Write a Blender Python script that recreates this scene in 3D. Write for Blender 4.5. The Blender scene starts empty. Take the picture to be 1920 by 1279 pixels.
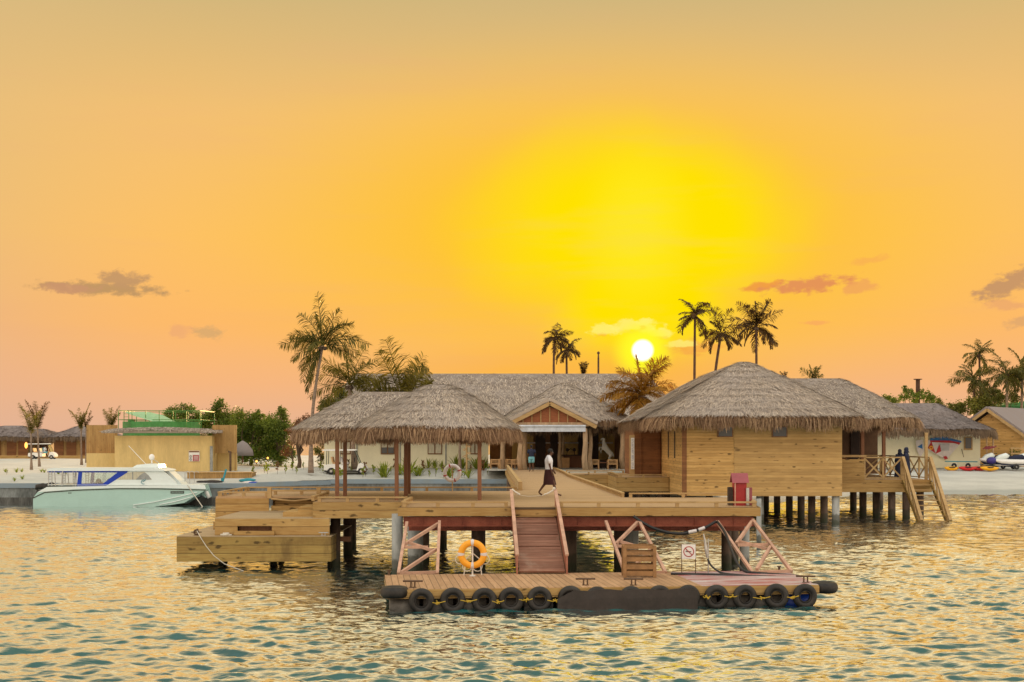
import bpy, math, random
import numpy as np
from mathutils import Vector, Matrix
random.seed(7); rng = np.random.default_rng(7)
S = bpy.context.scene
COL = S.collection
R_ = math.radians
# ------------------------------------------------------------------ camera
EYE = 4.25; FPX = 2600.0; HOR = 826.0
cam_d = bpy.data.cameras.new('camera'); cam = bpy.data.objects.new('camera', cam_d); COL.objects.link(cam)
cam.location = (0, 0, EYE); cam.rotation_euler = (R_(90), 0, 0)
cam_d.sensor_width = 36; cam_d.lens = FPX / 1920 * 36
cam_d.shift_y = (HOR - 639.5) / 1920
cam_d.clip_start = 0.5; cam_d.clip_end = 9000
S.camera = cam
S.render.engine = 'CYCLES'
S.render.resolution_x = 1024; S.render.resolution_y = 682
S.view_settings.view_transform = 'Standard'; S.view_settings.look = 'None'
S.view_settings.exposure = 0; S.view_settings.gamma = 1
def lin(c):
    c = c / 255.0
    return c / 12.92 if c <= 0.04045 else ((c + 0.055) / 1.055) ** 2.4
def rgb(r, g, b, k=1.0): return (lin(r) * k, lin(g) * k, lin(b) * k, 1)
def P(px, py, D): return Vector(((px - 960) / FPX * D, D, EYE - (py - HOR) / FPX * D))
def X(px, D): return (px - 960) / FPX * D
def Z(py, D): return EYE - (py - HOR) / FPX * D
# ------------------------------------------------------------------ node helper
class NG:
    def __init__(s, nt): s.nt = nt; s.n = nt.nodes; s.l = nt.links
    def new(s, t, **kw):
        n = s.n.new(t)
        for k, v in kw.items(): setattr(n, k, v)
        return n
    def put(s, sock, v):
        if isinstance(v, bpy.types.NodeSocket): s.l.new(v, sock)
        elif v is not None:
            try: sock.default_value = v
            except Exception: sock.default_value = tuple(v)[:3]
    def m(s, op, a, b=None, c=None, clamp=False):
        n = s.new('ShaderNodeMath', operation=op); n.use_clamp = clamp
        s.put(n.inputs[0], a); s.put(n.inputs[1], b); s.put(n.inputs[2], c); return n.outputs[0]
    def v(s, op, a, b=None):
        n = s.new('ShaderNodeVectorMath', operation=op); s.put(n.inputs[0], a); s.put(n.inputs[1], b)
        return n.outputs['Value'] if op in ('LENGTH', 'DOT_PRODUCT', 'DISTANCE') else n.outputs[0]
    def mix(s, f, a, b, bt='MIX'):
        n = s.new('ShaderNodeMix', data_type='RGBA', blend_type=bt); s.put(n.inputs[0], f); s.put(n.inputs[6], a); s.put(n.inputs[7], b); return n.outputs[2]
    def mr(s, v, a, b, c=0.0, d=1.0, smooth=True):
        n = s.new('ShaderNodeMapRange', interpolation_type='SMOOTHSTEP' if smooth else 'LINEAR')
        for i, q in enumerate((v, a, b, c, d)): s.put(n.inputs[i], q)
        return n.outputs[0]
    def ramp(s, f, stops):
        n = s.new('ShaderNodeValToRGB'); s.put(n.inputs[0], f); e = n.color_ramp.elements
        while len(e) < len(stops): e.new(0.5)
        for q, (p, c) in zip(e, stops): q.position = p; q.color = c
        return n.outputs[0]
    def noise(s, vec, scale, detail=4, rough=0.55, out=0):
        n = s.new('ShaderNodeTexNoise'); s.put(n.inputs['Vector'], vec); n.inputs['Scale'].default_value = scale
        n.inputs['Detail'].default_value = detail; n.inputs['Roughness'].default_value = rough; return n.outputs[out]
    def sep(s, v):
        n = s.new('ShaderNodeSeparateXYZ'); s.put(n.inputs[0], v); return n.outputs
    def scale(s, vec, sc):
        n = s.new('ShaderNodeMapping'); s.put(n.inputs['Vector'], vec); n.inputs['Scale'].default_value = sc; return n.outputs[0]
# ------------------------------------------------------------------ sky
def ddir(px, py):
    return Vector(((px - 960) / FPX, 1.0, (HOR - py) / FPX)).normalized()
SUN = ddir(1205, 657)
W = bpy.data.worlds.new('World'); S.world = W; W.use_nodes = True
g = NG(W.node_tree); W.node_tree.nodes.clear()
tc = g.new('ShaderNodeTexCoord').outputs['Generated']
dx, dy, dz = g.sep(tc)
base = g.ramp(g.mr(dz, -0.02, 1.0, 0, 1, False), [
    (0.0, rgb(222, 176, 150)), (0.03, rgb(232, 180, 145)), (0.06, rgb(246, 182, 126)), (0.10, rgb(254, 186, 104)),
    (0.16, rgb(253, 193, 102)), (0.24, rgb(243, 192, 114)), (0.318, rgb(210, 182, 124)), (0.37, rgb(252, 224, 164, 1.35)), (0.8, rgb(232, 226, 204, 1.3)), (1.0, rgb(226, 226, 214, 1.2))])  # stops above the frame brightened for the water's reflections
def ell(px, py, rx, rz, ang=0.0):
    d = g.v('SUBTRACT', tc, tuple(ddir(px, py)))
    if ang:
        n = g.new('ShaderNodeVectorRotate', rotation_type='Y_AXIS'); g.put(n.inputs['Vector'], d); n.inputs['Angle'].default_value = R_(ang); d = n.outputs[0]
    return g.v('LENGTH', g.v('MULTIPLY', d, (FPX / rx, 3.0, FPX / rz)))
# far sides turn greyer than the glow side
side = g.mr(ell(1150, 400, 1000, 1000), 0.75, 1.35)
base = g.mix(g.m('MULTIPLY', side, 0.62), base, g.mix(g.mr(dz, .03, .2), rgb(224, 178, 148), rgb(220, 188, 132)))
warm = g.mr(ell(1150, 430, 900, 400), 1.0, 0.2)
base = g.mix(warm, base, rgb(255, 196, 48))
wob = g.m('MULTIPLY', g.m('SUBTRACT', g.noise(tc, 7.0, 3), 0.5), 0.5)
yel = g.mr(g.m('ADD', g.m('MINIMUM', ell(1185, 425, 345, 205), ell(1200, 560, 200, 150)), wob), 1.15, 0.40)
base = g.mix(yel, base, rgb(255, 226, 0))
core = g.mr(ell(1195, 430, 130, 190), 1.0, 0.1)
base = g.mix(g.m('MULTIPLY', core, 0.6), base, rgb(255, 236, 40))
hz = g.mr(ell(1080, 715, 520, 95), 1.0, 0.2)
base = g.mix(g.m('MULTIPLY', hz, 0.6), base, rgb(254, 180, 45))
# soft hazy streaks
st = g.noise(g.scale(tc, (3, 3, 22)), 2.2, 5)
base = g.mix(g.m('MULTIPLY', g.mr(st, 0.5, 0.75), 0.10), base, rgb(235, 170, 130))
# small clouds: (px, py, rx, rz, tilt, colour, strength)
clouds = [(195, 541, 112, 13, 0, (192, 150, 100), .95), (228, 524, 42, 18, 0, (198, 152, 104), .95), (130, 541, 46, 10, 0, (205, 150, 110), .8),
          (392, 625, 30, 13, 0, (208, 166, 112), .7), (338, 622, 22, 13, 0, (226, 160, 120), .4),
          (1425, 537, 46, 9, 8, (238, 146, 70), .8), (1510, 536, 72, 16, 8, (228, 146, 88), .95), (1612, 540, 34, 12, 8, (236, 156, 96), .6), (1625, 488, 34, 8, 10, (244, 160, 90), .4),
          (1898, 530, 70, 20, 22, (200, 150, 104), .95), (1880, 572, 34, 10, 0, (226, 158, 112), .5), (1910, 602, 28, 10, 20, (210, 160, 112), .6),
          (1300, 652, 62, 16, 0, (246, 166, 76), .7), (1525, 606, 26, 5, 0, (246, 158, 100), .5)]
cn = g.noise(g.scale(tc, (1, 1, 1.8)), 95, 6, 0.6)
cn2 = g.m('MULTIPLY', g.m('SUBTRACT', cn, 0.5), 2.6)
for (px, py, rx, rz, an, c, k) in clouds:
    e = g.m('ADD', ell(px, py, rx, rz, an), cn2)
    base = g.mix(g.m('MULTIPLY', g.mr(e, 1.15, 0.45), k), base, rgb(*c))
for (px, py, rx, rz) in [(1130, 620, 34, 13), (1190, 612, 46, 15), (1232, 625, 34, 10), (1205, 604, 16, 9), (1280, 645, 30, 8)]:
    e = g.m('ADD', ell(px, py, rx, rz), cn2)
    base = g.mix(g.m('MULTIPLY', g.mr(e, 1.1, 0.6), 0.75), base, rgb(255, 240, 120))
    base = g.mix(g.m('MULTIPLY', g.mr(g.m('ADD', ell(px, py + 9, rx * .7, rz * .6), cn2), 0.9, 0.4), 0.5), base, rgb(250, 170, 60))
sd = ell(1205, 657, 1, 1)
base = g.mix(g.mr(sd, 66, 22), base, rgb(255, 250, 40))
base = g.mix(g.mr(sd, 23, 15), base, (1.6, 1.5, 1.25, 1))
# the sky behind the viewer: out of frame, boosted as fill to light the fronts of everything
back = g.mix(g.mr(dz, 0.0, 0.8), rgb(246, 216, 180), rgb(222, 220, 212))
bs = g.new('ShaderNodeVectorMath', operation='SCALE'); g.put(bs.inputs[0], back); bs.inputs['Scale'].default_value = 1.8
base = g.mix(g.m('MULTIPLY', g.mr(dy, 0.72, -0.1), 1.0), base, bs.outputs[0])
base = g.mix(g.mr(dz, -0.01, -0.06), base, rgb(70, 95, 90))
bg = g.new('ShaderNodeBackground'); g.put(bg.inputs[0], base); bg.inputs[1].default_value = 1.0
out = g.new('ShaderNodeOutputWorld'); g.l.new(bg.outputs[0], out.inputs[0])
sl = bpy.data.lights.new('sun', 'SUN'); sl.energy = 5.0; sl.angle = R_(0.6); sl.color = (1.0, 0.56, 0.22)
so = bpy.data.objects.new('sun', sl); COL.objects.link(so)
so.rotation_euler = (-SUN).to_track_quat('-Z', 'Y').to_euler(); so.location = (40, 200, 60)
# ------------------------------------------------------------------ materials
def base_mat(name):
    m = bpy.data.materials.new(name); m.use_nodes = True; m.node_tree.nodes.clear(); g = NG(m.node_tree)
    b = g.new('ShaderNodeBsdfPrincipled'); o = g.new('ShaderNodeOutputMaterial'); g.l.new(b.outputs[0], o.inputs[0])
    return m, g, b, o
def bump(g, b, h, strength, dist=0.02):
    n = g.new('ShaderNodeBump'); n.inputs['Strength'].default_value = strength; n.inputs['Distance'].default_value = dist
    g.put(n.inputs['Height'], h); g.l.new(n.outputs[0], b.inputs['Normal'])
def plain(name, c, rough=.6, metal=0, var=.25, sc=3.0, bmp=.15, spec=.4, c2=None, stretch=(1, 1, 1), emit=None):
    m, g, b, o = base_mat(name); t = g.new('ShaderNodeTexCoord').outputs['Object']
    t = g.scale(t, stretch)
    n1 = g.noise(t, sc, 6, .6); n2 = g.noise(t, sc * 9, 3)
    f = g.m('ADD', g.m('MULTIPLY', n1, .7), g.m('MULTIPLY', n2, .3))
    a = tuple(q * (1 - var) for q in c[:3]) + (1,); z = tuple(min(1, q * (1 + var * .6)) for q in c[:3]) + (1,)
    col = g.mix(g.mr(f, .3, .7), a, c2 or z)
    g.put(b.inputs['Base Color'], col); b.inputs['Roughness'].default_value = rough; b.inputs['Metallic'].default_value = metal
    b.inputs['Specular IOR Level'].default_value = spec
    if bmp: bump(g, b, f, bmp, .03)
    if emit: b.inputs['Emission Color'].default_value = c; b.inputs['Emission Strength'].default_value = emit
    return m
def wood(name, c, c2, axis='Z', width=.14, grain=(1, 1, 14), knots=.5, rough=.62, gap=.05, stain=None, seg=0, segaxis=None, off=0.0):
    m, g, b, o = base_mat(name); t = g.new('ShaderNodeTexCoord').outputs['Object']
    xyz = g.sep(t); comp = g.m('ADD', g.m('DIVIDE', xyz['XYZ'.index(axis)], width), 200.0 + off)
    pid = g.m('FLOOR', comp); fr = g.m('FRACT', comp)
    wn = g.new('ShaderNodeTexWhiteNoise', noise_dimensions='1D'); g.put(wn.inputs['W'], pid)
    comb = g.new('ShaderNodeCombineXYZ'); g.put(comb.inputs[0], g.m('MULTIPLY', wn.outputs[0], 37.0)); g.put(comb.inputs[1], g.m('MULTIPLY', wn.outputs[0], 11.0))
    tv = g.v('ADD', t, comb.outputs[0])
    gr = g.noise(g.scale(tv, grain), 1.6, 5, .65); gr2 = g.noise(tv, .9, 4)
    col = g.mix(g.mr(gr, .3, .7), c, c2)
    col = g.mix(g.m('MULTIPLY', g.mr(wn.outputs[0], .1, 1), .5), col, tuple(q * .62 for q in c2[:3]) + (1,))
    col = g.mix(g.m('MULTIPLY', g.mr(gr2, .45, .7), .3), col, tuple(q * 1.25 for q in c[:3]) + (1,))
    if knots:
        vo = g.new('ShaderNodeTexVoronoi'); g.put(vo.inputs['Vector'], g.scale(tv, (.7, .7, 2.0) if axis == 'Z' else (1.6, 1.6, 1.6))); vo.inputs['Scale'].default_value = 1.9
        dn = g.new('ShaderNodeTexNoise'); g.put(dn.inputs['Vector'], tv); dn.inputs['Scale'].default_value = 5; g.l.new(g.v('ADD', g.scale(tv, (.8, .8, 2.0) if axis == 'Z' else (1.6, 1.6, 1.6)), g.v('MULTIPLY', dn.outputs['Color'], (.22, .22, .22))), vo.inputs['Vector'])
        wob = g.m('MULTIPLY', g.sep(vo.outputs['Color'])[1], .09)
        kd = g.m('SUBTRACT', g.m('ADD', vo.outputs['Distance'], wob), .02)
        k = g.m('MULTIPLY', g.m('MULTIPLY', g.mr(kd, .27, .11, 0, .9), g.m('GREATER_THAN', g.sep(vo.outputs['Color'])[0], .15)), knots)
        col = g.mix(k, col, tuple(q * .22 for q in c2[:3]) + (1,))
    if stain:
        sn = g.noise(g.scale(t, (.8, .8, .35)), 1.3, 5, .7)
        col = g.mix(g.m('MULTIPLY', g.mr(sn, .48, .72), .75), col, stain)
    e = g.m('MINIMUM', fr, g.m('SUBTRACT', 1.0, fr))
    jt = g.mr(e, 0.0, gap)
    col = g.mix(g.m('MULTIPLY', g.m('SUBTRACT', 1.0, jt), .9), col, tuple(q * .15 for q in c2[:3]) + (1,))
    g.put(b.inputs['Base Color'], col); b.inputs['Roughness'].default_value = rough; b.inputs['Specular IOR Level'].default_value = .3
    bump(g, b, g.m('ADD', g.m('MULTIPLY', jt, .6), g.m('MULTIPLY', gr, .4)), .5, .02)
    return m
def thatch(name, c, c2, c3, transl=.25):
    m, g, b, o = base_mat(name); t = g.new('ShaderNodeTexCoord').outputs['Object']
    ri = g.new('ShaderNodeNewGeometry').outputs['Random Per Island']
    n1 = g.noise(t, .55, 5, .6); n3 = g.noise(t, 14.0, 4, .7)
    col = g.mix(g.mr(ri, 0, 1, 0, 1, False), c, c2)
    col = g.mix(g.m('MULTIPLY', g.mr(n3, .4, .65), .5), col, c3)
    col = g.mix(g.m('MULTIPLY', g.mr(n1, .42, .68), .45), col, c3)
    g.put(b.inputs['Base Color'], col); b.inputs['Roughness'].default_value = .85; b.inputs['Specular IOR Level'].default_value = .15
    tr = g.new('ShaderNodeBsdfTranslucent'); g.put(tr.inputs[0], col)
    mx = g.new('ShaderNodeMixShader'); mx.inputs[0].default_value = transl
    g.l.new(b.outputs[0], mx.inputs[1]); g.l.new(tr.outputs[0], mx.inputs[2]); g.l.new(mx.outputs[0], o.inputs[0])
    bump(g, b, n3, .6, .04)
    return m
def leaf(name, c, c2, transl=.4, sc=.8):
    m, g, b, o = base_mat(name); t = g.new('ShaderNodeTexCoord').outputs['Object']
    ri = g.new('ShaderNodeNewGeometry').outputs['Random Per Island']
    n1 = g.noise(t, sc, 4)
    col = g.mix(g.mr(ri, 0, 1, 0, 1, False), c, c2)
    col = g.mix(g.mr(n1, .4, .65, 0, .6), col, tuple(q * 1.5 for q in c2[:3]) + (1,))
    g.put(b.inputs['Base Color'], col); b.inputs['Roughness'].default_value = .5; b.inputs['Specular IOR Level'].default_value = .3
    tr = g.new('ShaderNodeBsdfTranslucent'); g.put(tr.inputs[0], col)
    mx = g.new('ShaderNodeMixShader'); mx.inputs[0].default_value = transl
    g.l.new(b.outputs[0], mx.inputs[1]); g.l.new(tr.outputs[0], mx.inputs[2]); g.l.new(mx.outputs[0], o.inputs[0])
    return m
def L(r, g_, b_): return (r, g_, b_, 1)
M = {}
M['fascia'] = wood('fresh_pine_fascia', L(.50, .33, .125), L(.37, .21, .065), 'Z', .275, knots=1.0, off=0.0, gap=.05)
M['wetwood'] = wood('weathered_pine', L(.42, .30, .09), L(.30, .18, .05), 'Z', .275, knots=1.0, stain=L(.15, .09, .03), off=.145, gap=.055)
M['wall'] = wood('pine_wall_planks', L(.66, .41, .15), L(.50, .28, .085), 'Z', .15, knots=1.0, gap=.05)
M['wallbrown'] = wood('brown_wall_planks', L(.27, .115, .04), L(.2, .08, .03), 'Z', .15, knots=.4, gap=.03)
M['vplank'] = wood('upright_pine_planks', L(.45, .29, .11), L(.35, .2, .07), 'X', .16, grain=(14, 14, 1), knots=.4, gap=.04)
M['deck'] = wood('deck_planks', L(.50, .34, .19), L(.40, .25, .13), 'Y', .14, grain=(1, 14, 1), knots=.1, gap=.05)
M['decktop'] = wood('grey_deck_planks', L(.46, .36, .22), L(.40, .28, .16), 'Y', .14, grain=(1, 14, 1), knots=.1, gap=.04)
M['floatdeck'] = wood('float_deck_planks', L(.52, .33, .19), L(.40, .23, .12), 'X', .172, grain=(14, 1, 1), knots=.05, gap=.075)
M['rail'] = wood('pine_rail', L(.52, .36, .17), L(.43, .27, .11), 'Z', 5, grain=(1, 1, 6), knots=.3, gap=0.0001)
M['post'] = wood('reddish_wood_post', L(.28, .13, .07), L(.20, .09, .045), 'X', 9, grain=(9, 9, 1), knots=.2, gap=.0001)
M['log'] = plain('pale_log', L(.48, .33, .2), .8, var=.45, sc=2.2, stretch=(1, 1, .3), bmp=.5)
M['redsteel'] = plain('red_primer_steel', L(.27, .05, .025), .5, var=.3, sc=2.5, c2=L(.36, .10, .055))
M['pinksteel'] = plain('faded_red_painted_bar', L(.52, .31, .22), .55, var=.3, sc=3)
M['ramp'] = wood('reddish_ramp_boards', L(.30, .15, .10), L(.20, .08, .05), 'Z', .075, grain=(1, 8, 8), knots=0, gap=.06, stain=L(.36, .25, .19))
M['rampside'] = plain('ramp_side_boards', L(.34, .13, .08), .55, var=.3)
def pilemat(name, a, b_, z1=.45):
    m, g, b, o = base_mat(name); t = g.new('ShaderNodeTexCoord').outputs['Object']
    n = g.noise(g.scale(t, (1, 1, .35)), 3, 5, .65); col = g.mix(g.mr(n, .35, .65), a, b_)
    zz = g.m('ADD', g.sep(t)[2], g.m('MULTIPLY', g.m('SUBTRACT', g.noise(t, 7, 3), .5), .35))
    col = g.mix(g.mr(zz, z1 + .08, z1 - .08, 0, .75), col, L(.035, .035, .02)); col = g.mix(g.mr(zz, .2, .1, 0, .6), col, L(.02, .035, .012))
    g.put(b.inputs['Base Color'], col); b.inputs['Roughness'].default_value = .75; bump(g, b, n, .5, .03); return m
M['concrete'] = plain('plain_concrete', L(.30, .31, .30), .85, var=.35, sc=1.5, c2=L(.37, .385, .38))
M['pilecon'] = pilemat('tide_marked_concrete_pile', L(.24, .25, .24), L(.36, .37, .36))
M['quay'] = plain('quay_concrete', L(.20, .215, .21), .85, var=.6, sc=.8, c2=L(.27, .29, .29), stretch=(1, 1, .5))
M['quaylow'] = plain('tide_stained_concrete', L(.085, .08, .075), .8, var=.6, sc=1.2, c2=L(.15, .15, .14), stretch=(1, 1, .25))
M['quaycap'] = plain('quay_cap', L(.36, .42, .45), .8, var=.35, sc=1.2, c2=L(.22, .29, .36))
M['pile'] = pilemat('tide_marked_dark_pile', L(.06, .035, .022), L(.13, .085, .06))
M['tyre'] = plain('worn_black_rubber', L(.014, .011, .010), .5, var=.5, sc=5, c2=L(.034, .029, .025))
M['tarp'] = plain('black_rubber_sheet', L(.009, .006, .006), .35, var=.5, sc=1.2, c2=L(.026, .018, .017))
M['drum'] = plain('grey_plastic_drum', L(.12, .11, .10), .5, var=.5, sc=4)
M['bluedrum'] = plain('blue_plastic_drum', L(.01, .05, .36), .4)
M['yellowrope'] = plain('yellow_rope', L(.5, .33, .03), .7, sc=20)
M['rope'] = plain('pale_rope', L(.62, .58, .5), .8, sc=20)
M['orange'] = plain('orange_lifebuoy', L(.85, .37, .02), .45, var=.12)
M['white'] = plain('white_paint', L(.78, .78, .76), .45, var=.08)
M['offwhite'] = plain('aged_white', L(.66, .62, .62), .6, var=.15)
M['redpaint'] = plain('red_paint', L(.36, .02, .022), .45, var=.2)
M['redroof'] = plain('dull_red_roof_sheet', L(.30, .07, .085), .5, var=.15)
M['black'] = plain('black_rubber', L(.018, .018, .02), .45)
M['dark'] = plain('dark_brown_and_shade', L(.035, .02, .015), .8)  # dark brown; also stands in for shade inside openings
M['steel'] = plain('galvanised_steel', L(.45, .46, .46), .35, metal=.8, var=.2)
M['darksteel'] = plain('rusty_dark_steel', L(.13, .08, .05), .6, metal=.3, var=.4)
M['sand'] = None
M['cream'] = plain('cream_render', L(.86, .84, .64), .85, var=.07, sc=.8)
M['khaki'] = plain('khaki_render', L(.68, .51, .22), .85, var=.16, sc=1.0, stretch=(1.5, 1.5, .35))
M['crate'] = plain('brown_crate_wood', L(.30, .165, .07), .7, var=.35, sc=4)
M['frondolive'] = leaf('olive_palm_frond', L(.075, .075, .014), L(.22, .18, .03), .45)  # lighter olive-gold frond colour for some palms
M['green'] = plain('green_tank_paint', L(.06, .26, .07), .5, var=.25)
M['palegreen'] = plain('pale_green_dome', L(.28, .52, .30), .5, var=.15)
M['railgreen'] = plain('green_painted_rail', L(.09, .26, .06), .5, var=.3)
M['thatch'] = thatch('grey_thatch', L(.86, .74, .60), L(.19, .15, .13), L(.48, .43, .40), .12)
M['fringe'] = thatch('brown_thatch_fringe', L(.66, .46, .28), L(.07, .035, .02), L(.28, .17, .11), .28)
M['thatchfar'] = thatch('far_grey_thatch', L(.36, .31, .30), L(.22, .185, .18), L(.28, .26, .27), .08)
M['fringefar'] = thatch('far_thatch_fringe', L(.28, .2, .13), L(.14, .1, .07), L(.2, .15, .11), .25)
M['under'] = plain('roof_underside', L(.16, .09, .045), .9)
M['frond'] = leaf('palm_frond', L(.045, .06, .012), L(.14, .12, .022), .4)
M['frondglow'] = leaf('backlight_painted_frond', L(.22, .09, .015), L(.40, .22, .03), .5)  # orange flare and backlight put into the frond colour
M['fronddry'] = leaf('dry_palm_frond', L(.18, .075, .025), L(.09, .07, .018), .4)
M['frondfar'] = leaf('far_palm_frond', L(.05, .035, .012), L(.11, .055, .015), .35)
M['trunk'] = plain('palm_trunk', L(.26, .19, .14), .85, var=.4, sc=2, stretch=(1, 1, 4), bmp=.5)
M['trunkdark'] = plain('dark_palm_trunk', L(.1, .05, .03), .85, var=.4)
M['leafA'] = leaf('broad_leaves', L(.035, .08, .010), L(.17, .21, .025), .4, .5)
M['leafB'] = leaf('olive_leaves', L(.06, .08, .014), L(.17, .17, .03), .35, .5)
M['leafC'] = leaf('reddish_dry_leaves', L(.22, .07, .03), L(.12, .07, .025), .4)
M['plant'] = leaf('young_plant_leaves', L(.13, .2, .02), L(.3, .34, .04), .4, 3)
M['bark'] = plain('bark', L(.11, .075, .05), .9, var=.4, sc=4)
M['skin'] = plain('dark_brown_skin', L(.10, .045, .026), .5, var=.12, sc=12)
M['hair'] = plain('black_hair', L(.012, .01, .009), .7)
M['shirtw'] = plain('white_shirt_cloth', L(.72, .74, .80), .8, var=.08, sc=6)
M['maroon'] = plain('dark_maroon_cloth', L(.045, .012, .014), .85, var=.3, sc=5)
M['navy'] = plain('navy_cloth', L(.016, .022, .055), .8, var=.3, sc=5)
M['lblue'] = plain('light_blue_cloth', L(.16, .42, .50), .8, var=.2, sc=6)
M['hull'] = plain('pale_hull_gelcoat', L(.36, .55, .51), .3, var=.05, sc=.7, spec=.5, bmp=0)
M['hulltop'] = plain('white_boat_gelcoat', L(.72, .80, .80), .3, var=.05, sc=.7, bmp=0)
M['blue'] = plain('blue_canvas', L(.008, .045, .42), .6, var=.15)
M['amber'] = plain('lamp_glow', L(1, .42, .08), .5, emit=2.5)
M['brownwin'] = plain('brown_window_frame', L(.20, .09, .035), .5)
M['yellow'] = plain('yellow_kayak', L(.85, .42, .01), .35, var=.08)
M['redkayak'] = plain('red_kayak', L(.6, .02, .02), .35, var=.1)
M['teal'] = plain('teal_plastic', L(.02, .25, .32), .5)
M['sailred'] = plain('red_sailcloth', L(.45, .02, .03), .6); M['sailblue'] = plain('blue_sailcloth', L(.02, .15, .4), .6)
M['sailclear'] = plain('clear_sail_film', L(.42, .42, .45), .3)
M['purple'] = plain('purple_blue_plastic', L(.04, .03, .22), .35)
M['bamboo'] = plain('pale_cane_chair', L(.55, .33, .15), .6, var=.25)
M['brick'] = plain('red_plastic', L(.4, .03, .03), .5)
def glassy(name, c, rough=.08):
    m, g, b, o = base_mat(name); b.inputs['Base Color'].default_value = c; b.inputs['Roughness'].default_value = rough; b.inputs['Specular IOR Level'].default_value = .35; return m
M['glass'] = glassy('window_glass', L(.07, .075, .085)); M['curtain'] = plain('pale_curtain_behind_glass', L(.55, .52, .4), .3, sc=3, stretch=(6, 1, 1))
def seeglass():
    m, g, b, o = base_mat('clear_boat_window'); tr = g.new('ShaderNodeBsdfTransparent'); tr.inputs[0].default_value = (.82, .9, .9, 1)
    gl = g.new('ShaderNodeBsdfGlossy'); gl.inputs['Roughness'].default_value = .05
    mx = g.new('ShaderNodeMixShader'); mx.inputs[0].default_value = .15
    g.l.new(tr.outputs[0], mx.inputs[1]); g.l.new(gl.outputs[0], mx.inputs[2]); g.l.new(mx.outputs[0], o.inputs[0]); return m
M['clear'] = seeglass()
def stripes():
    m, g, b, o = base_mat('streaked_red_white_boards'); t = g.new('ShaderNodeTexCoord').outputs['Object']
    n = g.noise(g.scale(t, (.5, 9, 1)), 1.6, 4, .6); n2 = g.noise(t, 2.5, 4)
    col = g.mix(g.mr(n, .45, .55), L(.32, .06, .06), L(.5, .45, .46)); col = g.mix(g.mr(n2, .5, .7, 0, .6), col, L(.36, .3, .3))
    g.put(b.inputs['Base Color'], col); b.inputs['Roughness'].default_value = .6; return m
M['streak'] = stripes()
def sandmat():
    m, g, b, o = base_mat('coral_sand'); t = g.new('ShaderNodeTexCoord').outputs['Object']
    n = g.noise(t, .35, 6, .6); n2 = g.noise(t, 6, 5, .7)
    col = g.mix(g.mr(n, .35, .65), L(.56, .57, .53), L(.47, .48, .45)); col = g.mix(g.mr(n2, .45, .7, 0, .35), col, L(.38, .38, .35))
    z = g.sep(t)[2]
    wet = g.mr(g.m('ADD', z, g.m('MULTIPLY', g.noise(t, .5, 3), .12)), .36, .22)
    col = g.mix(g.m('MULTIPLY', wet, .65), col, L(.27, .30, .28))
    g.put(b.inputs['Base Color'], col); b.inputs['Roughness'].default_value = .9; bump(g, b, g.m('ADD', n, n2), .5, .15); return m
M['sand'] = sandmat()
def watermat():
    m, g, b, o = base_mat('sea_water'); t = g.new('ShaderNodeTexCoord').outputs['Object']
    n = g.noise(t, .08, 3)
    g.put(b.inputs['Base Color'], g.mix(g.mr(n, .35, .65), L(.005, .075, .08), L(.012, .11, .105)))
    b.inputs['Roughness'].default_value = .5; b.inputs['Specular IOR Level'].default_value = .2
    h = g.m('ADD', g.m('MULTIPLY', g.noise(g.scale(t, (.5, 1.3, 1)), 4.0, 3, .6), .5), g.m('MULTIPLY', g.noise(g.scale(t, (.5, 1.1, 1)), 1.5, 3, .55), 1.3))
    n = g.new('ShaderNodeBump'); n.inputs['Strength'].default_value = .42; n.inputs['Distance'].default_value = .10; g.put(n.inputs['Height'], h)
    gl = g.new('ShaderNodeBsdfGlossy'); gl.inputs['Roughness'].default_value = .06; gl.inputs[0].default_value = (1, 1, 1, 1); g.l.new(n.outputs[0], gl.inputs['Normal']); g.l.new(n.outputs[0], b.inputs['Normal'])
    lw = g.new('ShaderNodeLayerWeight'); lw.inputs['Blend'].default_value = .5; g.l.new(n.outputs[0], lw.inputs['Normal'])
    f = g.mr(lw.outputs['Facing'], .46, .85, .04, .94)
    mx = g.new('ShaderNodeMixShader'); g.put(mx.inputs[0], f); g.l.new(b.outputs[0], mx.inputs[1]); g.l.new(gl.outputs[0], mx.inputs[2]); g.l.new(mx.outputs[0], o.inputs[0]); return m
M['water'] = watermat()
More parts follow.
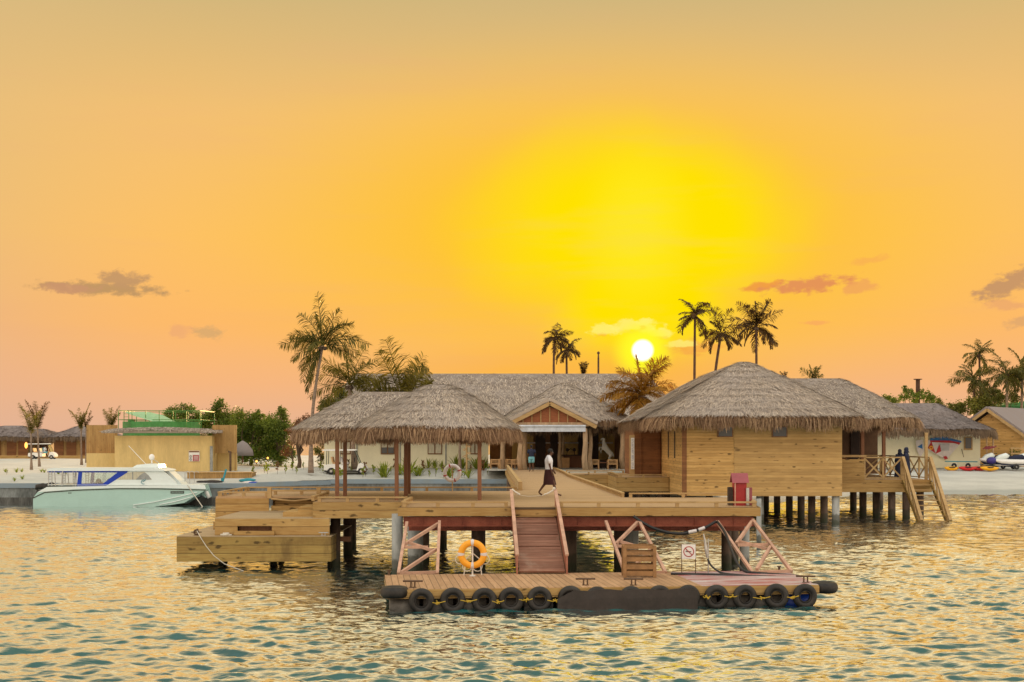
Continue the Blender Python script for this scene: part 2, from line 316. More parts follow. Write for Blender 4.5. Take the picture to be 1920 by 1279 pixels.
# ------------------------------------------------------------------ mesh builder
class MB:
    def __init__(s): s.v = []; s.f = []; s.sm = False
    def add(s, vs, fs):
        o = len(s.v); s.v += [tuple(q) for q in vs]; s.f += [tuple(i + o for i in f) for f in fs]; return s
    def box(s, x0, x1, y0, y1, z0, z1):
        return s.add([(x0, y0, z0), (x1, y0, z0), (x1, y1, z0), (x0, y1, z0), (x0, y0, z1), (x1, y0, z1), (x1, y1, z1), (x0, y1, z1)],
                     [(0, 3, 2, 1), (4, 5, 6, 7), (0, 1, 5, 4), (1, 2, 6, 5), (2, 3, 7, 6), (3, 0, 4, 7)])
    def bar(s, a, b, w, h=None, up=(0, 0, 1)):
        a, b = Vector(a), Vector(b); h = h or w; d = (b - a).normalized(); u = Vector(up)
        if abs(d.dot(u)) > .97: u = Vector((0, 1, 0))
        x = d.cross(u).normalized() * (w / 2); y = x.cross(d).normalized() * (h / 2)
        vs = [a - x - y, a + x - y, a + x + y, a - x + y, b - x - y, b + x - y, b + x + y, b - x + y]
        return s.add(vs, [(0, 1, 2, 3), (7, 6, 5, 4), (0, 4, 5, 1), (1, 5, 6, 2), (2, 6, 7, 3), (3, 7, 4, 0)])
    def tube(s, pts, r, n=8, cap=True, flat=1.0):
        pts = [Vector(p) for p in pts]; k = len(pts); rr = r if isinstance(r, (list, tuple)) else [r] * k
        o = len(s.v); prev = None
        for i, p in enumerate(pts):
            d = (pts[min(i + 1, k - 1)] - pts[max(i - 1, 0)]).normalized()
            if prev is None:
                u = Vector((0, 0, 1)) if abs(d.z) < .9 else Vector((0, 1, 0))
                x = d.cross(u).normalized()
            else: x = (prev - d * prev.dot(d)).normalized()
            prev = x; y = d.cross(x)
            for j in range(n):
                a = 2 * math.pi * j / n; s.v.append(tuple(p + x * math.cos(a) * rr[i] + y * math.sin(a) * rr[i] * flat))
        for i in range(k - 1):
            for j in range(n):
                j2 = (j + 1) % n; s.f.append((o + i * n + j, o + i * n + j2, o + (i + 1) * n + j2, o + (i + 1) * n + j))
        if cap: s.f.append(tuple(o + j for j in range(n))[::-1]); s.f.append(tuple(o + (k - 1) * n + j for j in range(n)))
        return s
    def torus(s, c, R, r, axis='Y', nu=32, nv=10, rw=None, a0=0, a1=360):
        c = Vector(c); rw = rw or r; o = len(s.v); full = abs(a1 - a0) >= 360; N = nu if full else nu + 1
        for i in range(N):
            a = R_(a0 + (a1 - a0) * i / nu)
            for j in range(nv):
                b = 2 * math.pi * j / nv; q = R + r * math.cos(b); w = rw * math.sin(b); u, v_ = q * math.cos(a), q * math.sin(a)
                p = {'Y': (u, w, v_), 'Z': (u, v_, w), 'X': (w, u, v_)}[axis]; s.v.append(tuple(c + Vector(p)))
        for i in range(nu):
            i2 = (i + 1) % N
            if not full and i + 1 >= N: break
            for j in range(nv):
                j2 = (j + 1) % nv; s.f.append((o + i * nv + j, o + i2 * nv + j, o + i2 * nv + j2, o + i * nv + j2))
        return s
    def prism(s, pts, z0, z1):
        n = len(pts); vs = [(x, y, z0) for x, y in pts] + [(x, y, z1) for x, y in pts]
        return s.add(vs, [tuple(range(n))[::-1], tuple(range(n, 2 * n))] + [(i, (i + 1) % n, n + (i + 1) % n, n + i) for i in range(n)])
    def xz(s, pts, y0, y1):
        n = len(pts); vs = [(x, y0, z) for x, z in pts] + [(x, y1, z) for x, z in pts]
        return s.add(vs, [tuple(range(n)), tuple(range(n, 2 * n))[::-1]] + [(i, n + i, n + (i + 1) % n, (i + 1) % n) for i in range(n)])
    def yz(s, pts, x0, x1):
        n = len(pts); vs = [(x0, y, z) for y, z in pts] + [(x1, y, z) for y, z in pts]
        return s.add(vs, [tuple(range(n))[::-1], tuple(range(n, 2 * n))] + [(i, (i + 1) % n, n + (i + 1) % n, n + i) for i in range(n)])
    def quads(s, arr):
        a = np.asarray(arr).reshape(-1, 3); o = len(s.v); s.v += a.tolist(); n = len(a) // 4
        s.f += (np.arange(4 * n).reshape(-1, 4) + o).tolist(); return s
    def ball(s, c, r, n=10, m=7, sc=(1, 1, 1)):
        c = Vector(c); o = len(s.v)
        for i in range(m + 1):
            t = math.pi * i / m
            for j in range(n):
                a = 2 * math.pi * j / n; s.v.append((c.x + r * sc[0] * math.sin(t) * math.cos(a), c.y + r * sc[1] * math.sin(t) * math.sin(a), c.z + r * sc[2] * math.cos(t)))
        for i in range(m):
            for j in range(n): j2 = (j + 1) % n; s.f.append((o + i * n + j, o + (i + 1) * n + j, o + (i + 1) * n + j2, o + i * n + j2))
        return s
OFF = {}
def mkmesh(name, mb, mat, off, smooth=False):
    me = bpy.data.meshes.new(name)
    v = [(a[0] - off[0], a[1] - off[1], a[2] - off[2]) for a in mb.v] if tuple(off) != (0, 0, 0) else mb.v
    me.from_pydata(v, [], mb.f); me.materials.append(mat)
    if smooth: me.polygons.foreach_set('use_smooth', [True] * len(me.polygons))
    me.update(); o = bpy.data.objects.new(name, me); COL.objects.link(o); return o
def tag(o, label, cat, group=None, kind=None):
    if label: o['label'] = label
    if cat: o['category'] = cat
    if group: o['group'] = group
    if kind: o['kind'] = kind
    return o
def thing(name, label, cat, loc=(0, 0, 0), rotz=0, group=None, local=False):
    o = bpy.data.objects.new(name, None); o.empty_display_size = .3; COL.objects.link(o); o.location = loc; o.rotation_euler = (0, 0, rotz)
    OFF[o.name] = (0, 0, 0) if local else tuple(loc); return tag(o, label, cat, group)
def part(name, mb, mat, parent, smooth=False, label=None):
    off = OFF[parent.name]; o = mkmesh(name, mb, mat, off, smooth); o.parent = parent; OFF[o.name] = off
    if label: o['label'] = label
    return o
def single(name, mb, mat, label, cat, group=None, loc=(0, 0, 0), smooth=False, kind=None):
    o = mkmesh(name, mb, mat, loc, smooth); o.location = loc; OFF[o.name] = tuple(loc); return tag(o, label, cat, group, kind)
def struct(name, mb, mat, smooth=False):
    o = mkmesh(name, mb, mat, (0, 0, 0), smooth); o['kind'] = 'structure'; return o
def dup(root, loc, rotz=None, label=None, scale=None):
    r = root.copy(); COL.objects.link(r); r.location = loc
    if rotz is not None: r.rotation_euler = (0, 0, rotz)
    if label: r['label'] = label
    if scale: r.scale = (scale,) * 3
    for ch in list(root.children):
        c = ch.copy(); COL.objects.link(c); c.parent = r
        for gch in list(ch.children):
            d = gch.copy(); COL.objects.link(d); d.parent = c
    return r
# ------------------------------------------------------------------ sea
def make_sea():
    ys = [14.0]
    while ys[-1] < 175: ys.append(ys[-1] + .036 + .000030 * ys[-1] ** 2)
    ys = np.array(ys); us = np.linspace(-.55, .55, 1000)
    Y, U = np.meshgrid(ys, us, indexing='ij'); XX = U * (Y + 4); H = np.zeros_like(Y)
    r = np.random.default_rng(3)
    xw = XX + .35 * np.sin(Y * .55 + .6) + .25 * np.sin(XX * .41 + Y * .23); yw_ = Y + .4 * np.sin(XX * .35 + 1) + .3 * np.sin(XX * .9 + Y * .2)
    sp = (ys[1:] - ys[:-1]); sp = np.append(sp, sp[-1])[:, None]
    for i in range(120):
        lam = .25 * (7.5) ** (r.random() ** 1.2); th = r.normal(0.0, .42) + .1
        k = 2 * math.pi / lam; a = .0060 * lam ** .80 * r.uniform(.5, 1.2)
        ph = k * (xw * math.sin(th) + yw_ * math.cos(th)) + r.uniform(0, 6.28)
        fade = np.clip(1.7 - 2.6 * sp / lam, 0, 1)
        s_ = (np.sin(ph) + 1) / 2; s_ = s_ * s_ * .35 + s_ * .65
        H += a * fade * (2 * s_ ** 1.7 - .95)
    env = .75 + .35 * np.sin(XX * .13 + 2) * np.sin(Y * .11 + XX * .05)
    H *= env * 1.0
    edge = np.clip((175 - Y) / 20, 0, 1); H *= edge
    nr, nc = Y.shape
    vs = np.stack([XX, Y, H], -1).reshape(-1, 3)
    idx = np.arange(nr * nc).reshape(nr, nc)
    f = np.stack([idx[:-1, :-1], idx[:-1, 1:], idx[1:, 1:], idx[1:, :-1]], -1).reshape(-1, 4)
    me = bpy.data.meshes.new('sea_water'); me.from_pydata(vs.tolist(), [], f.tolist()); me.materials.append(M['water'])
    me.polygons.foreach_set('use_smooth', [True] * len(me.polygons)); me.update()
    o = bpy.data.objects.new('sea_water', me); COL.objects.link(o); o['kind'] = 'structure'
make_sea()
mb = MB(); z = -.02
# flat sea out to the horizon and round the viewer
xe = .55
mb.add([(-6000, -3000, z), (6000, -3000, z), (6000, 14, z), (-6000, 14, z)], [(0, 1, 2, 3)])
mb.add([(-6000, 14, z), (-xe * 18, 14, z), (-xe * 179, 175, z), (-6000, 175, z)], [(0, 1, 2, 3)])
mb.add([(xe * 18, 14, z), (6000, 14, z), (6000, 175, z), (xe * 179, 175, z)], [(0, 1, 2, 3)])
mb.add([(-6000, 175, z), (6000, 175, z), (6000, 6500, z), (-6000, 6500, z)], [(0, 1, 2, 3)])
struct('open_sea', mb, M['water'])
# ------------------------------------------------------------------ sand
def wall_y(x):
    if x < -17.2: return 93.4
    if x < -12.8: return 93.4 + (x + 17.2) / 4.4 * 4.8
    return 98.2
def shore(x): return 88.0 if x < 12 else (88 + (x - 12) / 16 * 22 if x < 28 else 110 + (x - 28) * .02)
def sstep(t): t = max(0, min(1, t)); return t * t * (3 - 2 * t)
def ground(x, y):
    if x < .35:
        yw = wall_y(x); z0 = 1.33 if x < -17 else 1.33 + .15 * sstep((x + 17) / 4)
        z1 = 1.75 if x < -20 else 1.75 + .42 * sstep((x + 20) / 5)
        return z0 + (z1 - z0) * sstep((y - yw) / 8.5) + (.3 * sstep((y - 120) / 25) if x < -20 else 0)
    s = shore(x); zi = 2.17 if x < 14 else 2.17 - .57 * sstep((x - 14) / 12)
    k = .125 if x < 14 else .066
    return min(zi, (y - s) * k - .02)
xs = list(np.arange(-110, -20, 2.5)) + list(np.arange(-20, .3, .6)) + [.34, .36] + list(np.arange(1, 30, .8)) + list(np.arange(30, 120, 2.5))
vs = []; fs = []; rows = 60
for x in xs:
    ys_ = wall_y(x) + .2 if x < .35 else shore(x) - 12
    for j in range(rows):
        t = (j / (rows - 1)) ** 1.6; y = ys_ + t * (216 - ys_)
        zz = ground(x, y) + .035 * math.sin(x * 1.3 + y * .9) * math.sin(y * .7) if y < 205 else ground(x, y) - (y - 205) * .4
        vs.append((x, y, zz))
for i in range(len(xs) - 1):
    if abs(xs[i] - .34) < .001: continue
    for j in range(rows - 1): fs.append((i * rows + j, (i + 1) * rows + j, (i + 1) * rows + j + 1, i * rows + j + 1))
struct('sand_beach', MB().add(vs, fs), M['sand'], True)
# quay wall
def wallrun(mb, a, b, z0, z1, d0, d1):
    (xa, ya), (xb, yb) = a, b
    mb.add([(xa, ya + d0, z0), (xb, yb + d0, z0), (xb, yb + d1, z0), (xa, ya + d1, z0), (xa, ya + d0, z1), (xb, yb + d0, z1), (xb, yb + d1, z1), (xa, ya + d1, z1)],
           [(0, 3, 2, 1), (4, 5, 6, 7), (0, 1, 5, 4), (1, 2, 6, 5), (2, 3, 7, 6), (3, 0, 4, 7)])
pts = [(-110, 93.2), (-17.2, 93.2), (-12.8, 98), (.2, 98)]
q = thing('quay_wall', 'long grey concrete quay wall along the waterline behind the white boat', 'wall', (-17, 93.2, 0))
bodyw, capw, loww = MB(), MB(), MB()
for a, b, zt in ((pts[0], pts[1], 1.36), (pts[1], pts[2], 1.43), (pts[2], pts[3], 1.5)):
    wallrun(bodyw, a, b, .42, zt - .3, 0, .9); wallrun(capw, a, b, zt - .3, zt, -.08, .95); wallrun(loww, a, b, -1, .42, -.02, .9)
wallrun(bodyw, (.2, 98.9), (.8, 106), -.5, 1.3, -.2, .2)
part('wall_face', bodyw, M['quay'], q); part('cap', capw, M['quaycap'], q); part('stained_foot', loww, M['quaylow'], q)
# ------------------------------------------------------------------ jetty
DZ = 2.2
jt = thing('jetty', 'long pine jetty with a wide platform in front and a walkway back to the beach', 'jetty', (0, 42.6, 0))
WR = [(4.06, 49.9), (3.9, 56), (3.26, 78), (3.25, 84.6), (3.08, 94.3), (2.8, 97)]
mb = MB()
mb.prism([(-6.62, 46.3), (-3.42, 46.3), (-3.42, 56.3), (-6.62, 56.3)], DZ - .07, DZ)
mb.prism([(-3.42, 42.6), (7.55, 42.6), (8.2, 49.9), (-3.42, 49.9)], DZ - .07, DZ)
mb.prism([(-3.42, 49.9), (4.06, 49.9), (3.9, 56.3), (-3.42, 56.3)], DZ - .07, DZ)
mb.prism([(.27, 56.3), (3.9, 56.3), (3.26, 78), (-.1, 78)], DZ - .07, DZ)
mb.prism([(-.1, 78), (3.26, 78), (3.25, 84.6), (3.08, 94.3), (2.8, 97.5), (-.4, 97.5)], DZ - .07, DZ)
mb.prism([(-10.85, 50.8), (-6.62, 50.8), (-6.62, 56.3), (-10.85, 56.3)], DZ - .07, DZ)
part('deck_boards', mb, M['deck'], jt)
mb = MB()
mb.box(-6.64, -3.42, 46.22, 46.3, DZ - .55, DZ - .004); mb.box(-3.5, -3.42, 42.56, 46.22, DZ - .27, DZ - .004)
mb.box(-3.5, .0, 42.5, 42.56, DZ - .27, DZ - .004); mb.box(1.34, 7.6, 42.5, 42.56, DZ - .27, DZ - .004); mb.box(.0, 1.34, 42.62, 42.68, DZ - .3, DZ - .07)
mb.bar((7.6, 42.55, DZ - .14), (8.25, 49.9, DZ - .14), .06, .27)
mb.box(-6.62, .27, 56.3, 56.36, DZ - .27, DZ - .004); mb.box(4.06, 8.25, 49.9, 49.96, DZ - .27, DZ - .004)
for a, b in zip(WR[1:], WR[2:]): mb.bar((a[0] + .04, a[1], DZ - .18), (b[0] + .04, b[1], DZ - .18), .06, .3)
mb.bar((.23, 56.4, DZ - .18), (-.45, 97, DZ - .18), .06, .3)
part('fascia', mb, M['fascia'], jt)
def kerb(pl, zt=DZ, step=1.15, w=.12, name='kerb_rail', par=None, blocks=None):
    mb = MB()
    for a, b in zip(pl, pl[1:]):
        a3, b3 = Vector((*a, zt + .15)), Vector((*b, zt + .15)); mb.bar(a3, b3, w, .05)
        Ld = (b3 - a3).length; n = max(1, round(Ld / step)); d = (b3 - a3).normalized()
        for i in range(n + 1):
            p = a3 + (b3 - a3) * (i / n); p = p + d * (.06 if i == 0 else (-.06 if i == n else 0)); p.z = zt + .06
            mb.bar(p - d * .055, p + d * .055, .1, .12)
    return part(name, mb, M['rail'], par or jt)
kerb([(-3.36, 42.66), (-.12, 42.66)]); kerb([(1.46, 42.66), (7.5, 42.66)]); kerb([(-3.36, 42.8), (-3.36, 46.2)])
kerb([(-6.5, 46.38), (-3.5, 46.38)]); kerb([(-10.75, 56.2), (.2, 56.2)], step=1.9); kerb([(7.5, 42.8), (8.1, 49.7)]); kerb([(4.2, 49.8), (8.1, 49.8)], step=1.6)
kerb([(4.0, 50), (3.83, 56), (3.2, 78)], step=.62); kerb([(3.2, 78), (3.19, 84.6), (3.02, 94.3), (2.75, 97)])
mb = MB(); mb.bar((.34, 57, DZ + .16), (-.33, 97, DZ + .16), .1, .3); mb.bar((.34, 57, DZ + .33), (-.33, 97, DZ + .33), .16, .05); mb.box(.26, .42, 56.8, 57.0, DZ, DZ + .36)
part('kerb_panel', mb, M['rail'], jt)
kerb([(-10.75, 50.9), (-10.75, 56.1)]); kerb([(-10.75, 50.9), (-8.95, 50.9)]); kerb([(-6.75, 47), (-6.75, 50.7)], step=.6)
kerb([(-9.0, 52.4), (-6.9, 52.4)])
# under deck steelwork
def ibeam(mb, x0, x1, y, z0, z1):
    mb.box(x0, x1, y + .06, y + .09, z0 + .03, z1 - .03); mb.box(x0, x1, y, y + .15, z1 - .03, z1); mb.box(x0, x1, y, y + .15, z0, z0 + .03)
for y, z0, z1, x0, x1 in ((42.75, 1.60, 1.90, -3.35, 7.45), (43.5, 1.42, 1.72, -3.25, 7.3), (45.4, 1.46, 1.76, -3.2, 7.5)):
    mb = MB(); ibeam(mb, x0, x1, y, z0, z1)
    for i in range(9): xx = x0 + (x1 - x0) * (i + .5) / 9; mb.box(xx - .012, xx + .012, y + .01, y + .06, z0 + .03, z1 - .03)
    part('steel_beam', mb, M['redsteel'], jt)
mb = MB()
for i in range(12): xx = -3.2 + i * .97; mb.box(xx, xx + .1, 43.0, 49.8, DZ - .3, DZ - .08)
for i in range(6): xx = -6.4 + i * .55; mb.box(xx, xx + .08, 46.4, 56.2, DZ - .3, DZ - .08)
mb.box(-6.4, 4, 55, 55.2, DZ - .5, DZ - .3); mb.box(-6.4, 8, 49, 49.2, DZ - .5, DZ - .3)
part('joists', mb, M['pile'], jt)
def pile(par, x, y, r, z1, mat='pile'):
    part('pile', MB().tube([(x, y, -1.5), (x, y, z1)], r, 14), M['pilecon' if mat == 'concrete' else mat], par, True)
for px, D, r, m in ((745, 44.5, .18, 'concrete'), (779, 46, .26, 'concrete'), (797, 49, .15, 'pile'), (897, 47, .24, 'pile'), (1070, 46.5, .2, 'pile'), (1162, 47, .2, 'pile'), (1185, 46.2, .22, 'concrete'),
                    (1362, 46.5, .17, 'pile'), (1376, 48.5, .17, 'pile'), (1396, 44.8, .16, 'concrete'), (1423, 56, .1, 'concrete')):
    pile(jt, X(px, D), D, r, DZ - .3, m)
for px, D in ((629, 47.5), (652, 52), (1000, 54), (960, 70), (1050, 70), (955, 88), (1040, 88), (660, 55.5), (830, 55.5)): pile(jt, X(px, D), D, .17, DZ - .3)
# ------------------------------------------------------------------ stepped landing
lp = thing('landing_platform', 'stepped pine landing platform with boxed lower deck at the left end of the jetty', 'platform', (-9, 46, 0))
mb = MB(); mb.box(-11.1, -6.0, 45.9, 45.98, .24, 1.06); mb.box(-11.1, -11.02, 45.98, 51.8, .24, 1.06); mb.box(-6.06, -5.98, 45.98, 47.2, .24, 1.06)
part('lower_skirt', mb, M['wetwood'], lp)
part('lower_deck', MB().box(-11.1, -5.98, 45.9, 51.8, 1.06, 1.09), M['decktop'], lp)
mb = MB(); f2 = 46.2
mb.box(-9.9, -9.15, f2, f2 + .06, 1.09, 1.64); mb.box(-9.15, -8.0, f2, f2 + .06, 1.40, 1.64); mb.box(-9.15, -8.0, f2, f2 + .06, 1.09, 1.14); mb.box(-8.0, -6.08, f2, f2 + .06, 1.09, 1.64)
mb.box(-9.9, -9.82, f2 + .06, 50.8, 1.09, 1.64); mb.box(-9.24, -7.9, f2 - .12, f2 - .003, 1.09, 1.24)
part('middle_skirt', mb, M['fascia'], lp)
part('recess', MB().box(-9.15, -8.0, f2 + .3, f2 + .34, 1.09, 1.42), M['post'], lp)
part('middle_deck', MB().box(-9.9, -6.1, 46.2, 50.8, 1.64, 1.672), M['decktop'], lp)
mb = MB(); mb.box(-10.85, -8.9, 50.74, 50.8, 1.3, 2.13); mb.box(-7.0, -6.64, 50.74, 50.8, 1.672, 2.13); mb.box(-10.85, -10.79, 50.8, 56.3, 1.4, 2.13); mb.box(-8.9, -7.0, 51.6, 51.66, 1.672, 2.13)
mb.box(-8.84, -7.2, 50.9, 51.6, 1.672, 1.86); mb.box(-8.75, -7.25, 51.2, 51.6, 1.86, 2.02)
part('upper_skirt', mb, M['fascia'], lp)
mb = MB(); mb.box(-7.75, -6.66, 46.9, 49, 1.672, 1.83); mb.box(-7.25, -6.66, 47.0, 49, 1.83, 1.99)
part('step', mb, M['fascia'], lp)
part('step', MB().box(-10.6, -9.91, 49.2, 50.2, 1.09, 1.36), M['fascia'], lp)
mb = MB(); mb.box(-8.95, -8.8, 50.7, 50.84, 2.13, 2.52); mb.box(-7.15, -7.0, 50.7, 50.84, 2.13, 2.52); mb.box(-8.8, -7.15, 50.74, 50.8, 2.4, 2.45)
part('rail', mb, M['rail'], lp)
part('sagging_rail', MB().tube([(-8.8, 50.7, 2.12), (-8.2, 50.66, 2.06), (-7.9, 50.66, 2.05), (-7.15, 50.7, 2.13)], .035, 6), M['rail'], lp)
for x, y in ((-10.3, 49.6), (-8.5, 49.4), (-6.4, 49.0), (-10.7, 51), (-8.5, 51), (-6.5, 51)): pile(lp, x, y, .13, 1.05)
part('brace', MB().box(-5.98, -5.55, 47.6, 47.75, .78, .95), M['post'], lp)
def cleat(x, y, z, label, s=1.0, par=None, off=None):
    mb = MB(); mb.tube([(x - .05, y, z), (x - .05, y, z + .1 * s)], .014 * s, 6); mb.tube([(x + .05, y, z), (x + .05, y, z + .1 * s)], .014 * s, 6); mb.tube([(x - .17 * s, y, z + .11 * s), (x + .17 * s, y, z + .11 * s)], .018 * s, 6)
    mb.box(x - .09, x + .09, y - .04, y + .04, z, z + .012); return mb
single('mooring_cleat', cleat(-6.25, 45.98, 1.09, '', .95), M['steel'], 'steel mooring cleat on the right end of the lower landing ledge', 'cleat', loc=(-6.25, 45.98, 1.09))
c = cleat(-10.5, 46.15, 1.09, '', 1.0); c.torus((-10.5, 46.1, 1.2), .07, .03, 'Y', 16, 6); c.torus((-10.46, 46.1, 1.25), .05, .03, 'X', 16, 6)
single('mooring_cleat', c, M['darksteel'], 'rope-wrapped cleat at the left corner of the lower landing', 'cleat', loc=(-10.5, 46.15, 1.09))
rp = [(-10.45, 46.0, 1.25), (-10.3, 45.85, 1.05), (-10.1, 45.82, .75), (-9.85, 45.8, .45), (-9.5, 45.78, .18), (-9.1, 45.75, .03), (-8.85, 45.7, -.05)]
single('mooring_rope', MB().tube(rp, .014, 6), M['rope'], 'pale mooring rope hanging from the landing corner into the water', 'rope', loc=rp[0])
mb = MB(); mb.torus((-9.55, 46.08, 1.12), .12, .03, 'Z', 20, 6); mb.torus((-9.5, 46.08, 1.16), .09, .03, 'Z', 20, 6); mb.torus((-9.4, 46.1, 1.11), .07, .025, 'Z', 16, 6)
single('rope_coil', mb, M['rope'], 'small heap of pale rope lying on the lower landing ledge', 'rope', loc=(-9.5, 46.08, 1.1))
# ------------------------------------------------------------------ red guide frames
def frame(label, segs, w=.085):
    def q(px, py): t = (py - 977) / (1075 - 977); return P(px, py, 42.4 + (39.35 - 42.4) * t)
    root = thing('steel_guide_frame', label, 'frame', q(*segs[0][1]), group='red steel frames under the jetty edge')
    for a, b in segs: part('bar', MB().bar(q(*a), q(*b), w, w), M['pinksteel'], root)
frame('red steel frame left of the orange lifebuoy', [((763, 980), (747, 1076)), ((824, 978), (820, 1076)), ((757, 1022), (822, 982)), ((752, 1074), (818, 1030)), ((757, 1026), (803, 1026)), ((768, 1018), (810, 1032)), ((750, 1075), (821, 1073))])
frame('red steel frame behind the slatted wooden crate', [((1136, 978), (1172, 1074)), ((1198, 977), (1248, 1074)), ((1155, 1020), (1196, 979)), ((1157, 1024), (1226, 1024)), ((1164, 1016), (1186, 1022)), ((1172, 1073), (1247, 1073)), ((1222, 1028), (1180, 1072))])
frame('red steel frame over the streaked right end of the float', [((1345, 978), (1411, 1074)), ((1411, 975), (1484, 1072)), ((1381, 1019), (1410, 978)), ((1383, 1022), (1440, 1021)), ((1385, 1015), (1438, 1029)), ((1445, 1025), (1419, 1068)), ((1412, 1073), (1482, 1071))])
# ------------------------------------------------------------------ gangway
gw = thing('gangway', 'reddish wooden gangway sloping from the jetty down to the float', 'gangway', (.7, 43.3, DZ))
A0, A1 = Vector((.03, 43.4, DZ - .03)), Vector((1.31, 43.4, DZ - .03)); B0, B1 = Vector((.2, 39.2, .56)), Vector((1.5, 39.2, .56))
def slab(mb, a, b, c, d, t):
    vs = [a, b, c, d]; n = (b - a).cross(d - a).normalized() * t; vs = vs + [v_ - n for v_ in vs]
    mb.add(vs, [(0, 1, 2, 3), (7, 6, 5, 4), (0, 4, 5, 1), (1, 5, 6, 2), (2, 6, 7, 3), (3, 7, 4, 0)])
mb = MB(); slab(mb, B0, B1, A1, A0, .05)
for i in range(1, 22):
    t = i / 22; a = B0.lerp(A0, t); b = B1.lerp(A1, t)
    if i in (8, 12, 16): mb.bar(a + Vector((.02, 0, .008)), b + Vector((-.02, 0, .008)), .05, .012)
part('walking_boards', mb, M['ramp'], gw)
for s_, a, b in ((-1, A0, B0), (1, A1, B1)):
    mb = MB(); o = Vector((s_ * .03, 0, 0))
    vs = [b + o + Vector((0, -.1, -.12)), a + o + Vector((0, .1, -.14)), a + o + Vector((0, .15, .5)), b + o + Vector((0, -.05, .42)), b + o + Vector((0, -.1, .1))]
    n = len(vs); w = Vector((.045 * s_, 0, 0)); vv = vs + [q_ + w for q_ in vs]
    mb.add(vv, [tuple(range(n)), tuple(range(n, 2 * n))[::-1]] + [(i, n + i, n + (i + 1) % n, (i + 1) % n) for i in range(n)])
    sb = part('side_board', mb, M['rampside'], gw)
    part('handrail', MB().bar(a + o + Vector((w.x / 2, .18, .53)), b + o + Vector((w.x / 2, -.05, .45)), .10, .05), M['pinksteel'], sb)
mb = MB()
mb.tube([(.0, 43.5, 2.72), (.1, 43.45, 2.64), (.25, 43.4, 2.55)], .03, 6); mb.tube([(.05, 43.5, 2.56), (.5, 43.45, 2.50), (.95, 43.45, 2.52), (1.32, 43.5, 2.72)], .008, 6); mb.ball((1.32, 43.5, 2.74), .05, 8, 6); mb.tube([(1.3, 43.45, 2.7), (1.15, 43.45, 2.6), (1.0, 43.45, 2.55)], .028, 6)
single('barrier_rope', mb, M['rope'], 'white rope tied across the top of the gangway', 'rope', loc=(.6, 43.5, 2.6))
# ------------------------------------------------------------------ float
FL = Vector((-3.17, 35.1, 0)); FR = R_(6.1); cF, sF = math.cos(FR), math.sin(FR)
def fw(lx, ly, z): return Vector((FL.x + lx * cF - ly * sF, FL.y + lx * sF + ly * cF, z))
def lx_of(px):
    u = (px - 960) / FPX; return (u * FL.y - FL.x) / (cF - u * sF)
fl = thing('floating_pontoon', 'low timber-topped floating pontoon fringed with black tyres in front of the jetty', 'pontoon', FL, FR, local=True)
FW = 11.25
part('deck_boards', MB().box(0, 8.15, 0, 3.85, .43, .48), M['floatdeck'], fl)
mb = MB(); mb.add([(8.15, 0, .43), (11.25, 0, .43), (11.55, 3.85, .43), (8.15, 3.85, .43), (8.15, 0, .482), (11.25, 0, .482), (11.55, 3.85, .482), (8.15, 3.85, .482)], [(0, 3, 2, 1), (4, 5, 6, 7), (0, 1, 5, 4), (1, 2, 6, 5), (2, 3, 7, 6), (3, 0, 4, 7)])
part('streaked_deck', mb, M['streak'], fl, label='faded red and white streaked boards at the right end')
mb = MB(); mb.box(.02, FW, -.05, -.003, .24, .47); mb.box(.0, .05, 0, 3.8, .24, .43); mb.box(FW - .02, FW + .03, .0, 3.8, .24, .43); mb.box(0, FW, 3.8, 3.85, .24, .43)
part('edge_beam', mb, M['fascia'], fl)
part('frame', MB().box(.1, FW - .1, .5, 3.6, .05, .42), M['dark'], fl)
for i in range(13):
    x = .45 + i * .86
    m_ = 'bluedrum' if i == 12 else 'drum'
    part('drum', MB().tube([(x - .38, .32, .0), (x - .36, .32, .0), (x + .36, .32, .0), (x + .38, .32, .0)], [.22, .25, .25, .22], 16), M[m_], fl, True, label='blue drum' if i == 12 else None)
tyre0 = None
def tyre_mb(R=.235, r=.095, rw=.10):
    mb = MB(); mb.torus((0, 0, 0), R, r, 'Y', 36, 12, rw)
    for i in range(36):
        a = 2 * math.pi * i / 36; 
        continue
        for s_ in (-1, 1):
            p = Vector((math.cos(a) * (R + r * .99), s_ * .045, math.sin(a) * (R + r * .99))); d = Vector((-math.sin(a), 0, math.cos(a))); mb.bar(p - d * .014, p + d * .014, .07, .012, up=(math.cos(a), 0, math.sin(a)))
    mb.torus((0, 0, 0), R - r * .9, .018, 'Y', 36, 6, .09)
    return mb
TG = 'tyres hung along the front of the pontoon'
names = {790: 'black tyre hanging on the pontoon front, second from its left end', 848: 'black tyre on the pontoon front, below and left of the orange lifebuoy', 907: 'black tyre on the pontoon front directly below the orange lifebuoy',
         957: 'black tyre on the pontoon front, midway between lifebuoy and gangway foot', 1010: 'black tyre on the pontoon front just below the gangway foot', 1068: 'black tyre half covered by the left end of the black rubber sheet',
         1117: 'tyre top showing over the black sheet, first from the left of four', 1181: 'tyre top showing over the black sheet below the slatted crate', 1234: 'tyre top showing over the black sheet, just right of the crate', 1287: 'tyre top showing over the black sheet at its right end',
         1340: 'black tyre just right of the black sheet with yellow rope beside it', 1393: 'second black tyre to the right of the black rubber sheet', 1452: 'third black tyre to the right of the black rubber sheet', 1505: 'black tyre with the bright blue drum showing through it'}
